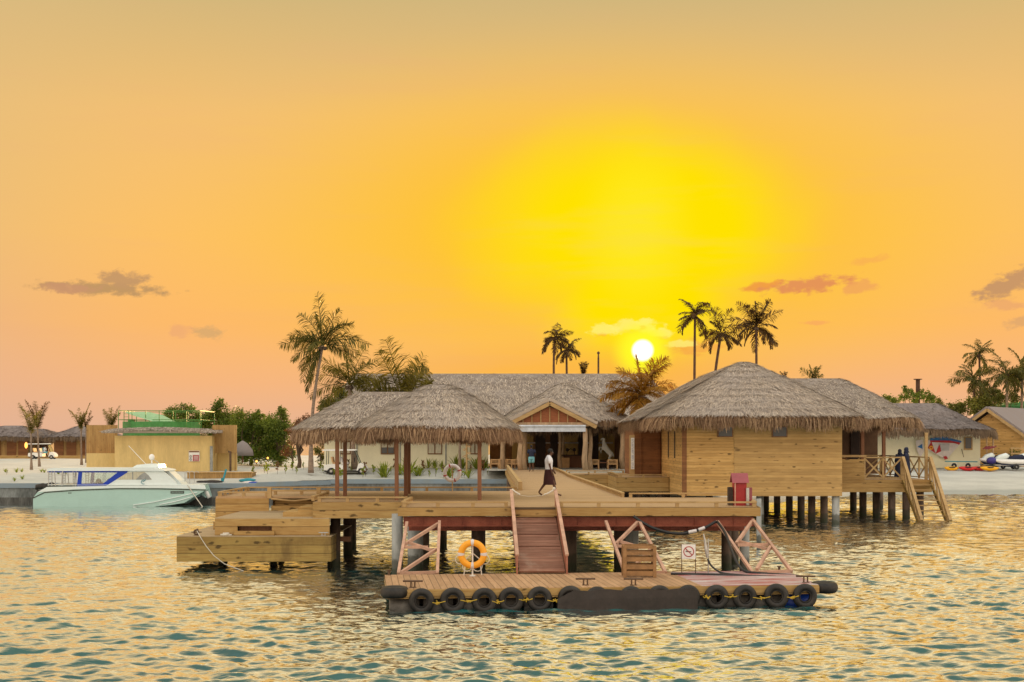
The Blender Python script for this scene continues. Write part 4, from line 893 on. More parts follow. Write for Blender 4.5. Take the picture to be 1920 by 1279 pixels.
# lobby interior
mb = MB(); mb.box(-1.8, 12, 112, 112.2, 2.1, 5.6); part('lobby_back_wall', mb, plain('warm_lobby_wall', L(.30, .17, .10), .8), rh)
part('lobby_floor', MB().box(-1.8, 12, 98.5, 112, 2.1, 2.19), plain('pale_terrace_floor', L(.5, .5, .46), .6), rh)
part('forecourt', MB().box(3.0, 9.2, 88, 98.48, 2.05, 2.17), plain('pale_forecourt', L(.5, .54, .5), .7), rh)
part('lobby_side_wall', MB().box(10.2, 10.35, 99, 112, 2.1, 5.5), M['khaki'], rh)
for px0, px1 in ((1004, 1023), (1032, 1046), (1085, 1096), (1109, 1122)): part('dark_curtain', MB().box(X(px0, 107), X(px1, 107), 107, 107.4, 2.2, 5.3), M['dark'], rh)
for a, b in ((1048, 1083), (1120, 1152), (960, 1000)): part('wall_panel', MB().box(X(a, 112), X(b, 112), 111.9, 111.98, 2.7, 4.8), M['khaki'], rh)
part('lobby_beam', MB().box(X(975, 111), X(1150, 111), 111.5, 111.6, 4.0, 4.12), M['offwhite'], rh)
ph = thing('porch_roof', 'hipped thatched porch roof in front of the reception hall', 'roof', (3.95, 104, 5))
roof(ph, 3.95, 105, 5.0, 6.6, 5.75, 8.55, 'y', .5, 5, 17000, 7000, .6, .06, .75, droop=-.02, seed=12)
for x, y in ((-.7, 100.2), (8.3, 100.2), (8.3, 104)): part('log_post', MB().tube([(x, y, 2.1), (x + .05, y, 4), (x, y, 5.8)], [.2, .17, .15], 10), M['log'], ph)
# gable entrance
ge = thing('entrance_gable', 'gabled thatched entrance with brown boarded pediment and a white roller blind', 'porch', (2.6, 96, 2.17))
GX, GY = X(1031, 96), 96.0; zr, ze = Z(752, 96), Z(797, 96); hw = 3.25
gbr = MB(); r = np.random.default_rng(5)
for s_ in (-1, 1):
    slab(gbr, Vector((GX, GY, zr)), Vector((GX, 103, zr)), Vector((GX + s_ * hw, 103, ze)), Vector((GX + s_ * hw, GY, ze)), .22 * s_)
    for k in range(5000):
        t = r.random() ** .8; y = GY + r.random() * 6.5; p0 = Vector((GX + s_ * hw * t, y, zr + (ze - zr) * t + .02)); d = Vector((s_ * hw, 0, ze - zr)).normalized()
        tip = p0 + d * .5 * r.uniform(.4, 1) + Vector((0, r.normal(0, .08), .04)); w = Vector((0, .03, 0)); gbr.quads([tuple(p0 - w), tuple(p0 + w), tuple(tip + w * .4), tuple(tip - w * .4)])
rfg = part('thatch_roof', gbr, M['thatch'], ge)
fb = MB()
for s_ in (-1, 1):
    for k in range(2600):
        y = GY + r.random() * 6.5; p0 = Vector((GX + s_ * hw * r.uniform(.93, 1), y, ze + .05)); ln = .6 * r.uniform(.5, 1); tip = p0 + Vector((s_ * .2 * ln, r.normal(0, .06), -ln)); w = Vector((0, .03, 0)); fb.quads([tuple(p0 - w), tuple(p0 + w), tuple(tip + w * .4), tuple(tip - w * .4)])
part('eave_fringe', fb, M['fringe'], rfg)
for s_ in (-1, 1): part('barge_board', MB().bar((GX, GY - .05, zr - .17), (GX + s_ * (hw - .02), GY - .05, ze - .15), .07, .26), M['rail'], ge)
zb = Z(792, 96.3); pw = 2.55
part('pediment', MB().xz([(GX - pw, zb), (GX + pw, zb), (GX, zr - .38)], 96.3, 96.4), plain('brown_boarding', L(.30, .10, .04), .7, var=.3, stretch=(1, 1, 6)), ge)
for i in range(-3, 4): x = GX + i * .62; zt = zr - .42 - abs(i * .62) / pw * (zr - .38 - zb); part('batten', MB().box(x - .035, x + .035, 96.24, 96.29, zb, zt), M['rail'], ge)
part('lintel', MB().box(GX - 2.7, GX + 2.7, 96.1, 96.3, zb - .28, zb - .005), M['log'], ge)
x0, x1 = X(972, 95.9), X(1098, 95.9)
part('roller_blind', MB().box(x0, x1, 95.9, 95.93, Z(809.5, 95.9), Z(799, 95.9)).tube([(x0, 95.9, Z(799, 95.9)), (x1, 95.9, Z(799, 95.9))], .08, 8), plain('white_roller_blind', L(.55, .6, .68), .6), ge)
for px, D, w in ((975, 96.2, .17), (984, 98.5, .15), (1097, 96.2, .19), (1107, 98.5, .15), (1167, 99.5, .2), (1050, 103, .14), (1056, 105, .1)):
    x = X(px, D); part('log_post', MB().tube([(x + .04, D, 2.1), (x - .05, D, 3.0), (x + .03, D, 4.0), (x, D, 5.1)], [w * 1.15, w, w * .9, w * .85], 10), M['log'], ge, True)
# furniture
def chair():
    t = thing('lounge_chair', 'x', 'chair', (0, 0, 0), group='wooden chairs in the open lobby', local=True); m = M['bamboo']
    for x in (-.33, .33):
        for y in (-.3, .3): part('leg', MB().bar((x, y, 0), (x, y, .62), .06, .06), m, t)
    part('seat', MB().box(-.33, .33, -.3, .3, .34, .42), m, t); mb = MB(); mb.bar((-.36, -.3, .68), (.36, -.3, .68), .06, .06)
    for i in range(7): mb.bar((-.27 + i * .09, -.3, .38), (-.27 + i * .09, -.3, .68), .035, .03)
    part('slatted_back', mb, m, t)
    for x in (-.33, .33): part('armrest', MB().box(x - .04, x + .04, -.3, .32, .62, .66), m, t)
    return t
ch0 = chair(); first = True
for px, D, lb in ((929, 100, 'pale wooden chair at the far left of the open lobby, left of the gazebo post'), (943, 102, 'second pale wooden chair from the left in the lobby'), (957, 100.5, 'pale wooden chair third from the left under the porch'), (968, 99.6, 'pale wooden chair directly left of the left log column'),
                  (1114, 98.9, 'pale wooden chair directly right of the right log column'), (1148, 98.9, 'pale wooden chair in front of the white horse statue')):
    loc = (X(px, D), D, 2.19)
    if first: ch0.location = loc; ch0['label'] = lb; first = False
    else: dup(ch0, loc, random.uniform(-.15, .15), lb)
def table(loc, label, w=.9, h=.5, d=.6, mat='post'):
    x, y, z = loc; t = thing('low_table', label, 'table', loc)
    part('top', MB().box(x - w / 2, x + w / 2, y - d / 2, y + d / 2, z + h - .05, z + h), M[mat], t)
    for a in (-1, 1):
        for b in (-1, 1): part('leg', MB().box(x + a * (w / 2 - .06) - .03, x + a * (w / 2 - .06) + .03, y + b * (d / 2 - .06) - .03, y + b * (d / 2 - .06) + .03, z, z + h - .05), M[mat], t)
table((X(1131, 99.3), 99.3, 2.19), 'low dark table between the two chairs right of the entrance'); table((X(950, 104), 104, 2.19), 'low dark table among the chairs left of the entrance', 1.2)
dk = thing('reception_desk', 'dark reception desk inside the lobby behind the walking man', 'desk', (X(1070, 105), 105, 2.19)); x = X(1070, 105)
part('top', MB().box(x - 1.1, x + 1.1, 104.6, 105.3, 3.1, 3.18), M['dark'], dk); part('front_panel', MB().box(x - .9, x - .1, 104.7, 105.2, 2.19, 2.95), M['bamboo'], dk); part('body', MB().box(x - 1, x + 1, 105.21, 105.28, 2.19, 3.09), M['post'], dk)
mb = MB(); mb.tube([(x - .3, 104.8, 3.18), (x - .25, 104.8, 3.5), (x, 104.8, 3.62), (x + .25, 104.8, 3.5), (x + .3, 104.8, 3.18)], .03, 6); mb.ball((x - .27, 104.8, 3.55), .13, 8, 6); mb.ball((x + .27, 104.8, 3.55), .13, 8, 6)
single('desk_ornament', mb, M['dark'], 'dark arched ornament standing on the reception desk', 'ornament', loc=(x, 104.8, 3.18))
# ------------------------------------------------------------------ tank house on the left
tk = thing('plant_house', 'khaki rendered plant house with a thin thatched eave left of the trees', 'building', (-27, 112, 1.7))
x0, x1 = X(215, 112), X(397, 112)
part('front_wall', MB().box(x0, x1, 112, 118, 1.3, Z(817, 112)), M['khaki'], tk)
part('side_wall', MB().box(X(162, 114), x0 - .02, 114, 114.2, 1.3, Z(850, 114)), M['khaki'], tk); part('side_wall', MB().box(x1 + .02, X(444, 114), 114, 114.2, 1.3, Z(850, 114)), M['khaki'], tk)
part('door_panel', MB().box(X(394, 112), X(398, 112) + .05, 111.9, 111.99, 1.6, 3.8), M['concrete'], tk)
mb = MB(); mb.box(X(196, 112), X(413, 112), 111.1, 114.5, Z(812, 112), Z(808, 112))
r = np.random.default_rng(9)
for k in range(6000):
    xx = r.uniform(X(195, 112), X(413, 112)); yy = r.uniform(111, 114); z0_ = Z(808, 112) + .1 * math.sin((xx - x0) * .5) + (yy - 111) * .08; d = Vector((r.normal(0, .4), -1, r.uniform(-.5, .05))).normalized() * r.uniform(.2, .5); p0 = Vector((xx, yy, z0_)); w = Vector((.03, 0, 0)); mb.quads([tuple(p0 - w), tuple(p0 + w), tuple(p0 + d + w * .3), tuple(p0 + d - w * .3)])
ro = part('thatch_eave', mb, M['thatch'], tk)
for nm, a, b, y, la in (('timber_screen', 162, 220, 116, 'tall upright-board timber screen left of the plant house'), ('timber_screen', 398, 444, 113, 'tall upright-board timber screen right of the plant house')):
    single(nm, MB().box(X(a, y), X(b, y), y, y + .06, Z(850, y), Z(797, y)).box(X(a, y) + .1, X(a, y) + .2, y + .07, y + .2, 1.5, Z(797, y)).box(X(b, y) - .2, X(b, y) - .1, y + .07, y + .2, 1.5, Z(797, y)), M['vplank'], la, 'fence', loc=(X(a, y), y, Z(850, y)))
ta = thing('water_tank', 'green round tank with pale domed lid on top of the plant house', 'tank', (X(305, 119), 119, Z(803, 119)))
cx = X(303, 119); R = (X(374, 119) - X(233, 119)) / 2; zt, zb_ = Z(791, 119), Z(806, 119)
part('drum', MB().tube([(cx, 119 + R * 0, zb_ - 3), (cx, 119, zt)], R, 40), M['green'], ta)
part('dome', MB().tube([(cx, 119, zt), (cx + .1, 119, zt + .35), (cx + .2, 119, zt + .52)], [R * .97, R * .45, .1], 32), M['palegreen'], ta)
part('hatch', MB().box(cx - 2.4, cx - 1.9, 117.2, 117.6, zt, zt + .2), M['green'], ta)
mb = MB(); y0 = 116.4; zr0 = Z(804, y0); zr1 = Z(770, y0); xl, xr = X(222, y0), X(375, y0)
for z in (zr1, (zr0 + zr1) / 2 - .0): mb.bar((xl, y0, z), (xr, y0, z), .05, .05); mb.bar((xl, 122, z), (xr, 122, z), .05, .05); mb.bar((xl, y0, z), (xl, 122, z), .05, .05); mb.bar((xr, y0, z), (xr, 122, z), .05, .05)
for i in range(7): x = xl + (xr - xl) * i / 6; mb.bar((x, y0, zr0 - .2), (x, y0, zr1), .05, .05); mb.bar((x, 122, zr0 - .2), (x, 122, zr1), .05, .05)
part('guard_rail', mb, M['railgreen'], ta)
mb = MB(); mb.bar((xl + .5, y0 - .1, zr0 - .3), (xl + .5, y0 - .1, zr1), .05, .05); mb.bar((xl + .9, y0 - .1, zr0 - .3), (xl + .9, y0 - .1, zr1), .05, .05)
for i in range(6): mb.bar((xl + .5, y0 - .1, zr0 + i * .25), (xl + .9, y0 - .1, zr0 + i * .25), .03, .03)
part('ladder', mb, M['railgreen'], ta)
D = 111.9; sb = thing('notice_board', 'white notice with a red panel on the khaki plant house wall', 'sign', (X(364, D), D, Z(865, D)))
pb = part('panel', MB().box(X(354, D), X(374, D), D, D + .03, Z(865, D), Z(845, D)), M['white'], sb)
part('header', MB().box(X(354.5, D), X(373.5, D), D - .01, D - .002, Z(848.3, D), Z(845.6, D)), M['brownwin'], pb)
part('red_panel', MB().box(X(361.5, D), X(373, D), D - .01, D - .002, Z(864.5, D), Z(853.3, D)), M['brick'], pb)
mb = MB()
for i in range(4): mb.box(X(363, D), X(371.5, D), D - .016, D - .012, Z(856.2 + i * 2.3, D), Z(855.2 + i * 2.3, D))
part('text_lines', mb, M['offwhite'], pb)
mb = MB()
for zc in (856, 861.5): mb.torus((X(357.6, D), D - .012, Z(zc, D)), .085, .016, 'Y', 16, 5, .004); mb.bar((X(357.6, D) - .06, D - .012, Z(zc, D) + .06), (X(357.6, D) + .06, D - .012, Z(zc, D) - .06), .006, .02)
part('symbols', mb, M['black'], pb)
single('fire_extinguisher', MB().tube([(X(402, 113.8), 113.8, Z(884, 113.8)), (X(402, 113.8), 113.8, Z(868, 113.8))], .12, 10), M['redpaint'], 'red fire extinguisher hanging on the wall under the right timber screen', 'extinguisher', loc=(X(402, 113.8), 113.8, Z(884, 113.8)))
single('stand_pipe', MB().tube([(X(432, 112), 112, 1.6), (X(432, 112), 112, Z(847, 112)), (X(428, 112), 112, Z(847, 112))], .09, 8), M['darksteel'], 'rusty stand pipe at the right end of the plant house', 'pipe', loc=(X(432, 112), 112, 1.6))
x0, x1 = X(351, 98), X(472, 98)
single('timber_box', MB().box(x0, x1, 98, 99.6, 1.3, Z(887.5, 98)).box(x0 - .03, x1 + .03, 97.95, 99.65, Z(887.5, 98) + .003, Z(887, 98) + .05), M['vplank'], 'low upright-board timber planter box behind the quay wall', 'planter', loc=(x0, 98, 1.3))
# things on the quay
def blob(pts, r, sc, n=10):
    mb = MB()
    for p in pts: mb.ball(p, r * random.uniform(.7, 1.2), n, 7, sc)
    return mb
def QP(px, py, D): return P(px, py, D)
single('blue_sheet', blob([QP(476, 906, 94.3), QP(481, 907, 94.3)], .36, (1.5, 1, .45)), M['bluedrum'], 'bright blue bundled sheet lying on the quay edge', 'sheet', loc=QP(478, 906, 94.3), smooth=True)
single('white_sack', blob([QP(463, 905, 94.6), QP(468, 904.5, 94.6)], .3, (1.4, 1, .4)), M['offwhite'], 'white sack beside the blue sheet on the quay', 'sack', loc=QP(465, 905, 94.6), smooth=True)
single('teal_tarpaulin', blob([QP(460, 901, 95.4), QP(470, 900, 95.4), QP(466, 899, 95.4)], .35, (1.5, 1, .4)), M['teal'], 'teal tarpaulin bundle in front of the timber planter', 'sheet', loc=QP(465, 901, 95.4), smooth=True)
single('net_pile', blob([QP(378 + i * 5, 903.5, 95) for i in range(7)], .3, (1.6, 1, .42)), M['tarp'], 'dark heap of netting on the quay behind the boat bow', 'net', loc=QP(392, 904, 95), smooth=True)
single('leaning_paddle', MB().tube([QP(418, 902, 95.5), QP(424, 880, 95.8)], .07, 6).box(QP(415, 902, 95.5).x, QP(420, 902, 95.5).x, 95.4, 95.46, QP(415, 903, 95.5).z, QP(415, 896, 95.5).z), M['teal'], 'teal paddle leaning against the timber planter', 'paddle', loc=QP(418, 902, 95.5))
# far left huts + walkway
def farhut(label, pxl, pxr, pxa, ya, D, grp='thatched huts at the far left shore'):
    x0, x1 = X(pxl, D), X(pxr, D); t = thing('beach_hut', label, 'hut', ((x0 + x1) / 2, D, 2.1), group=grp)
    part('walls', MB().box(x0 + 1.2, x1 - 1.2, D + .5, D + 9, 1.8, 5.0), M['vplank'], t)
    for i, f in enumerate((.22, .42, .66, .84)):
        xx = x0 + (x1 - x0) * f; part('door' if i % 2 else 'window', MB().box(xx - .6, xx + .6, D + .42, D + .49, 2.2, 4.4), M['wallbrown'], t)
    roof(t, (x0 + x1) / 2 + (X(pxa, D) - (x0 + x1) / 2) * 0, D + 5, (x1 - x0) / 2, 6.2, 4.75, Z(ya, D + 5), 'x', max(.3, (x1 - x0) * .14), 6, 3500, 2500, .8, .12, .75, far=True, seed=int(pxl) + 150, ridgecap=False)
farhut('far thatched hut at the left picture edge', -60, 60, 8, 798, 178); farhut('far thatched hut second from the left behind the small palms', -15, 98, 40, 804, 184); farhut('far thatched hut directly left of the timber screen', 82, 200, 140, 799, 176)
single('timber_boardwalk', MB().box(X(-60, 168), X(162, 168), 168, 170, 2.2, 2.4).box(X(-60, 168), X(162, 168), 167.9, 167.96, 1.6, 2.25), M['fascia'], 'low timber boardwalk in front of the far left huts', 'boardwalk', loc=(X(60, 168), 168, 2.2))
single('wall_lamp', MB().ball(P(49, 835, 177.5), .2, 8, 6, (1, 1, 2)), M['amber'], 'small glowing amber lamp on the far left hut', 'lamp', loc=P(49, 835, 177.5))
for px, py in ((481, 865), (502, 859)): single('garden_lamp', MB().ball(P(px, py, 118), .09, 8, 6), M['amber'], 'small glowing garden lamp under the big trees' + (', the left one' if px == 481 else ', the right one'), 'lamp', 'garden lamps', loc=P(px, py, 118))
# ------------------------------------------------------------------ buildings on the right beach
wb = thing('boat_house', 'cream walled boat house with grey thatched roof on the right beach', 'building', (41, 135, 1.6))
x0, x1 = X(1640, 135), X(1838, 135)
part('front_wall', MB().box(x0, x1, 135, 150, 1.2, 5.4), M['cream'], wb)
w_ = part('window', MB().box(X(1807, 135), X(1823, 135), 134.9, 134.98, Z(844, 135), Z(819, 135)), M['rail'], wb); part('pane', MB().box(X(1809.5, 135), X(1820.5, 135), 134.86, 134.89, Z(841, 135), Z(821, 135)), M['glass'], w_)
roof(wb, 37.8, 142, 9.0, 10.5, 5.35, 8.05, 'x', 5.6, 7, 15000, 9000, .8, .085, 1.0, far=True, seed=21)
part('veranda_posts', MB().tube([(X(1850, 136), 136, 1.5), (X(1850, 136), 136, 5.4)], .09, 8).tube([(X(1862, 136), 136, 1.5), (X(1862, 136), 136, 5.4)], .09, 8), M['log'], wb)
gh = thing('gabled_timber_house', 'timber house with a gabled thatched roof at the right picture edge', 'house', (0, 0, 0), local=True)
gl = 12; gw_ = 3.6
part('walls', MB().box(-gw_ + .4, gw_ - .4, .6, gl, -.4, 3.2), M['wall'], gh)
part('gable_wall', MB().xz([(-gw_ + .4, 3.2), (gw_ - .4, 3.2), (0, 5.4)], .6, .75), M['wall'], gh)
mb = MB()
for s_ in (-1, 1):
    slab(mb, Vector((0, 0, 5.9)), Vector((0, gl + .5, 5.9)), Vector((s_ * gw_ * 1.12, gl + .5, 3.0)), Vector((s_ * gw_ * 1.12, 0, 3.0)), .22 * s_)
    for k in range(4000):
        t = r.random() ** .8; y = r.random() * gl; p0 = Vector((s_ * gw_ * 1.12 * t, y, 5.92 - 2.9 * t)); d = Vector((s_ * gw_ * 1.12, 0, -2.9)).normalized(); tip = p0 + d * .7 * r.uniform(.4, 1) + Vector((0, r.normal(0, .1), .05)); w = Vector((0, .05, 0)); mb.quads([tuple(p0 - w), tuple(p0 + w), tuple(tip + w * .4), tuple(tip - w * .4)])
part('thatch_roof', mb, M['thatchfar'], gh)
for s_ in (-1, 1): part('barge_board', MB().bar((0, -.06, 5.75), (s_ * gw_ * 1.12, -.06, 2.85), .1, .28), M['rail'], gh)
gh.location = (X(1851, 142), 142, 1.65); gh.rotation_euler = (0, 0, R_(-38))
single('green_roof', MB().xz([(X(1870, 165), Z(762, 165)), (X(1990, 165), Z(762, 165)), (X(1990, 165), Z(748, 165)), (X(1910, 165), Z(753, 165))], 165, 172).box(X(1880, 165), X(1980, 165), 166, 171, 1.6, Z(762, 165) - .01), M['green'], 'green sheet roof peeping over the timber house at the right edge', 'building', loc=(X(1900, 165), 165, 2))
single('slatted_fence', MB().box(X(1842, 133), X(1925, 133), 137, 137.05, Z(868, 137), Z(866, 137)).box(X(1895, 137), X(1960, 137), 137, 137.05, Z(862, 137), Z(859, 137)).box(X(1895, 137), X(1960, 137), 137, 137.05, Z(852, 137), Z(849, 137)).box(X(1895, 137), X(1960, 137), 137, 137.05, Z(842, 137), Z(839, 137)).box(X(1897, 137), X(1899, 137), 137.06, 137.1, 1.6, Z(838, 137)), M['rail'], 'open timber slat fence at the right picture edge', 'fence', loc=(X(1900, 137), 137, 1.6))
ck = P(1721, 757, 160); single('chimney_pole', MB().tube([(ck.x, 160, 1.5), (ck.x, 160, Z(712, 160))], .25, 10).tube([(ck.x, 160, Z(712, 160)), (ck.x, 160, Z(710.5, 160))], .5, 10), M['trunkdark'], 'dark chimney pipe with a flat cap above the right trees', 'chimney', loc=(ck.x, 160, 1.5))
am = P(1122, 704, 150); single('antenna_mast', MB().tube([(am.x, 150, 1.5), (am.x, 150, Z(672, 150)), (am.x, 150, Z(659, 150))], [.12, .10, .05], 8).ball((am.x, 150, Z(662, 150)), .16, 8, 6), M['trunkdark'], 'thin antenna mast above the long roof left of the sun', 'mast', loc=(am.x, 150, 1.5))
# windsurf sails
def sail(label, polys, D, name='windsurf_sail'):
    ref = P(polys[0][0][0][0], polys[0][0][0][1], D); t = thing(name, label, 'sail', ref); k = 0
    for pts, mat, nm in polys:
        mb = MB().xz([(X(a, D), Z(b, D)) for a, b in pts], D - .012 * k - .01, D - .012 * k); part(nm, mb, M[mat], t); k += 1
sail('large red, white and clear windsurf sail leaning on the boat house wall', [
    ([(1738, 826), (1762, 821), (1785, 822), (1804, 828), (1776, 860), (1770, 860), (1738, 842)], 'offwhite', 'sail_cloth'),
    ([(1744, 822), (1770, 818.5), (1803, 827), (1802, 830), (1780, 826), (1744, 826)], 'sailblue', 'blue_edge'),
    ([(1744, 826), (1780, 826), (1801, 830), (1798, 834), (1790, 831), (1744, 829)], 'sailred', 'red_edge'),
    ([(1739, 840), (1746, 828), (1754, 850)], 'sailred', 'red_panel'), ([(1754, 851), (1761, 833), (1765, 846)], 'sailred', 'red_panel'),
    ([(1762, 832), (1780, 832), (1779, 845), (1764, 845)], 'sailclear', 'clear_panel'), ([(1768, 856), (1774, 855), (1777, 860), (1771, 862)], 'sailred', 'clew_patch')], 134.6)
mb = MB(); q = P(1746, 839.5, 134.5); mb.torus((q.x, q.y, q.z), .14, .05, 'Y', 20, 6, .01)
single('sail_emblem', mb, M['yellow'], 'round yellow emblem ring on the red sail panel', 'emblem', loc=q)
sail('small white and blue windsurf sail left of the tall stair post', [([(1717, 826), (1729, 824), (1733, 845), (1726, 858), (1719, 845)], 'offwhite', 'sail_cloth'), ([(1720, 838), (1729, 832), (1730, 842)], 'sailblue', 'blue_panel')], 134.7)
D = 133.5; single('leaning_pole', MB().tube([P(1803, 842, 134.9), P(1807, 857, 134.4)], .035, 6), M['darksteel'], 'thin dark pole leaning on the boat house wall below its window', 'pole', loc=P(1807, 857, 134.4))
rk = thing('board_rack', 'low rack carrying teal boards in front of the boat house', 'rack', P(1800, 872, 133)); part('boards', MB().bar(P(1772, 865, 133), P(1832, 866, 133), .25, .09), M['teal'], rk)
part('frame', MB().bar(P(1785, 866, 133), P(1785, 878, 133), .06, .06).bar(P(1812, 866, 133), P(1812, 878, 133), .06, .06).bar(P(1795, 866, 133), P(1792, 874, 133), .06, .06), M['white'], rk)
for px in (1789, 1815): single('rack_wheel', MB().torus(P(px, 873.5, 132.9), .17, .1, 'Y', 20, 8), M['black'], 'black trailer wheel under the board rack, the %s one' % ('left' if px == 1789 else 'right'), 'wheel', loc=P(px, 873.5, 132.9))
def kayak(p0, p1, D, mat, label, y=0):
    a, b = P(p0, 878.5, D), P(p1, 879.5, D); n = 9; pts = []; rr = []
    for i in range(n): t = i / (n - 1); p = a.lerp(b, t); p.z += .10 * abs(2 * t - 1) ** 2; pts.append(p); rr.append(max(.05, .36 * math.sin(math.pi * (t * .94 + .03)) ** .6))
    t_ = thing('kayak', label, 'kayak', a, group='kayaks lying on the beach'); part('hull', MB().tube(pts, rr, 12, flat=.62), M[mat], t_, True)
    c_ = a.lerp(b, .5); part('cockpit', MB().torus((c_.x, c_.y - .1, c_.z + .14), .3, .05, 'Z', 20, 6), M['black'], t_)
kayak(1771, 1797, 131.5, 'yellow', 'short yellow kayak, leftmost on the right beach'); kayak(1798, 1830, 131.3, 'redkayak', 'red kayak directly right of the short yellow one'); kayak(1822, 1850, 131.8, 'redkayak', 'second red kayak lying behind the first'); kayak(1838, 1873, 130.8, 'yellow', 'yellow kayak at the right end of the row')
# jet skis
def jetski():
    t = thing('jet_ski', 'x', 'jet ski', (0, 0, 0), group='jet skis on beach trolleys', local=True)
    prof = [(-1.5, .55, .35), (-1.2, .45, .5), (0, .4, .56), (1.0, .5, .5), (1.6, .75, .25), (1.8, .85, .08)]
    mb = MB(); n = 10
    for i, (x, zb2, hwid) in enumerate(prof):
        zt2 = .95 + .02 * i
        for j in range(n): a = 2 * math.pi * j / n; mb.v.append((x, hwid * math.cos(a), (zb2 + zt2) / 2 + (zt2 - zb2) / 2 * math.sin(a)))
    for i in range(len(prof) - 1):
        for j in range(n): j2 = (j + 1) % n; mb.f.append((i * n + j, i * n + j2, (i + 1) * n + j2, (i + 1) * n + j))
    mb.f.append(tuple(range(n))[::-1]); mb.f.append(tuple(len(mb.v) - n + j for j in range(n)))
    part('hull', mb, M['white'], t, True)
    part('lower_hull', MB().tube([(-1.45, 0, .52), (0, 0, .42), (1.0, 0, .5), (1.6, 0, .72)], [.3, .42, .4, .1], 10, flat=.5), M['navy'], t, True)
    part('hood', MB().tube([(1.6, 0, .92), (1.1, 0, 1.1), (.5, 0, 1.3), (.25, 0, 1.25)], [.1, .3, .28, .15], 10), M['hulltop'], t, True)
    part('seat', MB().tube([(-1.3, 0, .98), (-.9, 0, 1.2), (-.2, 0, 1.12), (.3, 0, 1.1)], [.15, .24, .22, .16], 10), M['navy'], t, True)
    hb = part('handlebar', MB().tube([(.2, -.42, 1.5), (.35, 0, 1.42), (.2, .42, 1.5)], .035, 6).tube([(.35, 0, 1.4), (.45, 0, 1.2)], .05, 6), M['black'], t)
    tr_ = part('trolley', MB().bar((-1.5, -.4, .38), (1.6, -.3, .42), .06, .08).bar((-1.5, .4, .38), (1.6, .3, .42), .06, .08).bar((-.3, -.6, .3), (-.3, .6, .3), .06, .06), M['steel'], t)
    for s_ in (-1, 1): part('wheel', MB().torus((-.3, s_ * .66, .27), .17, .1, 'Y', 20, 8), M['black'], t, True)
    return t
j0 = jetski(); j0.location = (X(1868, 133), 133, 1.52); j0.rotation_euler = (0, 0, R_(195)); j0['label'] = 'white and dark blue jet ski beside the boat house corner'
j1 = dup(j0, (X(1897, 131.5), 131.5, 1.50), R_(172), 'white and pale blue jet ski in the middle of the three'); j2 = dup(j0, (X(1934, 133), 133, 1.52), R_(185), 'jet ski cut off by the right picture edge')
single('blue_cover', MB().ball((X(1860, 131.5), 131.6, 2.35), .42, 12, 8, (1.2, .6, .8)), M['purple'], 'violet blue cover bundled on the stern of the first jet ski', 'cover', loc=(X(1860, 131.5), 131.6, 2.35), smooth=True)
mb = MB()
for k in range(7): mb.tube([P(1843 + k * 1.5, 842 - k % 3, 133.8), P(1850 + k * 3, 837 + k % 2 * 2, 133.8)], .07, 6)
single('handlebar_bundle', mb, M['redroof'], 'bundle of red and dark gear stacked above the first jet ski', 'gear', loc=P(1850, 840, 133.8))
# ------------------------------------------------------------------ palms
def frond(mb, c, az, el, Ln, droop, r, nl=26, lw=.055, leafl=.30, roll=None):
    if roll is None: roll = r.uniform(-.9, .9)
    lw *= 1.1; nl = int(nl * 1.3)
    p = Vector(c); n = 14; pts = [p.copy()]; dirs = []
    for i in range(n):
        e = el - droop * ((i + .5) / n) ** 1.3; d = Vector((math.cos(az) * math.cos(e), math.sin(az) * math.cos(e), math.sin(e))); p = p + d * (Ln / n); pts.append(p.copy()); dirs.append(d)
    mb.tube(pts, [max(.008, .04 * Ln / 3 * (1 - .85 * i / n)) for i in range(n + 1)], 4)
    V = []
    for k in range(nl):
        t = .10 + .9 * (k + r.random() * .6) / nl; f = min(t * n, n - .001); i = int(f); q = pts[i].lerp(pts[i + 1], f - i); d = dirs[i]
        side = d.cross(Vector((0, 0, 1)));  side = side.normalized() if side.length > .05 else Vector((math.sin(az), -math.cos(az), 0))
        upv0 = side.cross(d); side = side * math.cos(roll) + upv0 * math.sin(roll)
        prof = (math.sin(math.pi * (t * .82 + .12)) ** .7) * Ln * leafl
        upv = side.cross(d)
        for s_ in (-1, 1):
            ld = (side * s_ * r.uniform(.55, .85) + d * r.uniform(.45, .8) - Vector((0, 0, 1)) * r.uniform(.1, .5) + upv * r.uniform(-.1, .25)).normalized()
            L_ = prof * r.uniform(.75, 1.1); m_ = q + ld * L_ * .55; tp = m_ + (ld - Vector((0, 0, r.uniform(.2, .7)))).normalized() * L_ * .45
            w = ld.cross(Vector((r.normal() * .4, r.normal() * .4, 1))); w = (w.normalized() if w.length > .01 else side) * lw * .5
            V += [q - w * .6, q + w * .6, m_ + w, m_ - w, m_ - w, m_ + w, tp + w * .12, tp - w * .12]
    mb.quads(np.array([tuple(v_) for v_ in V]))
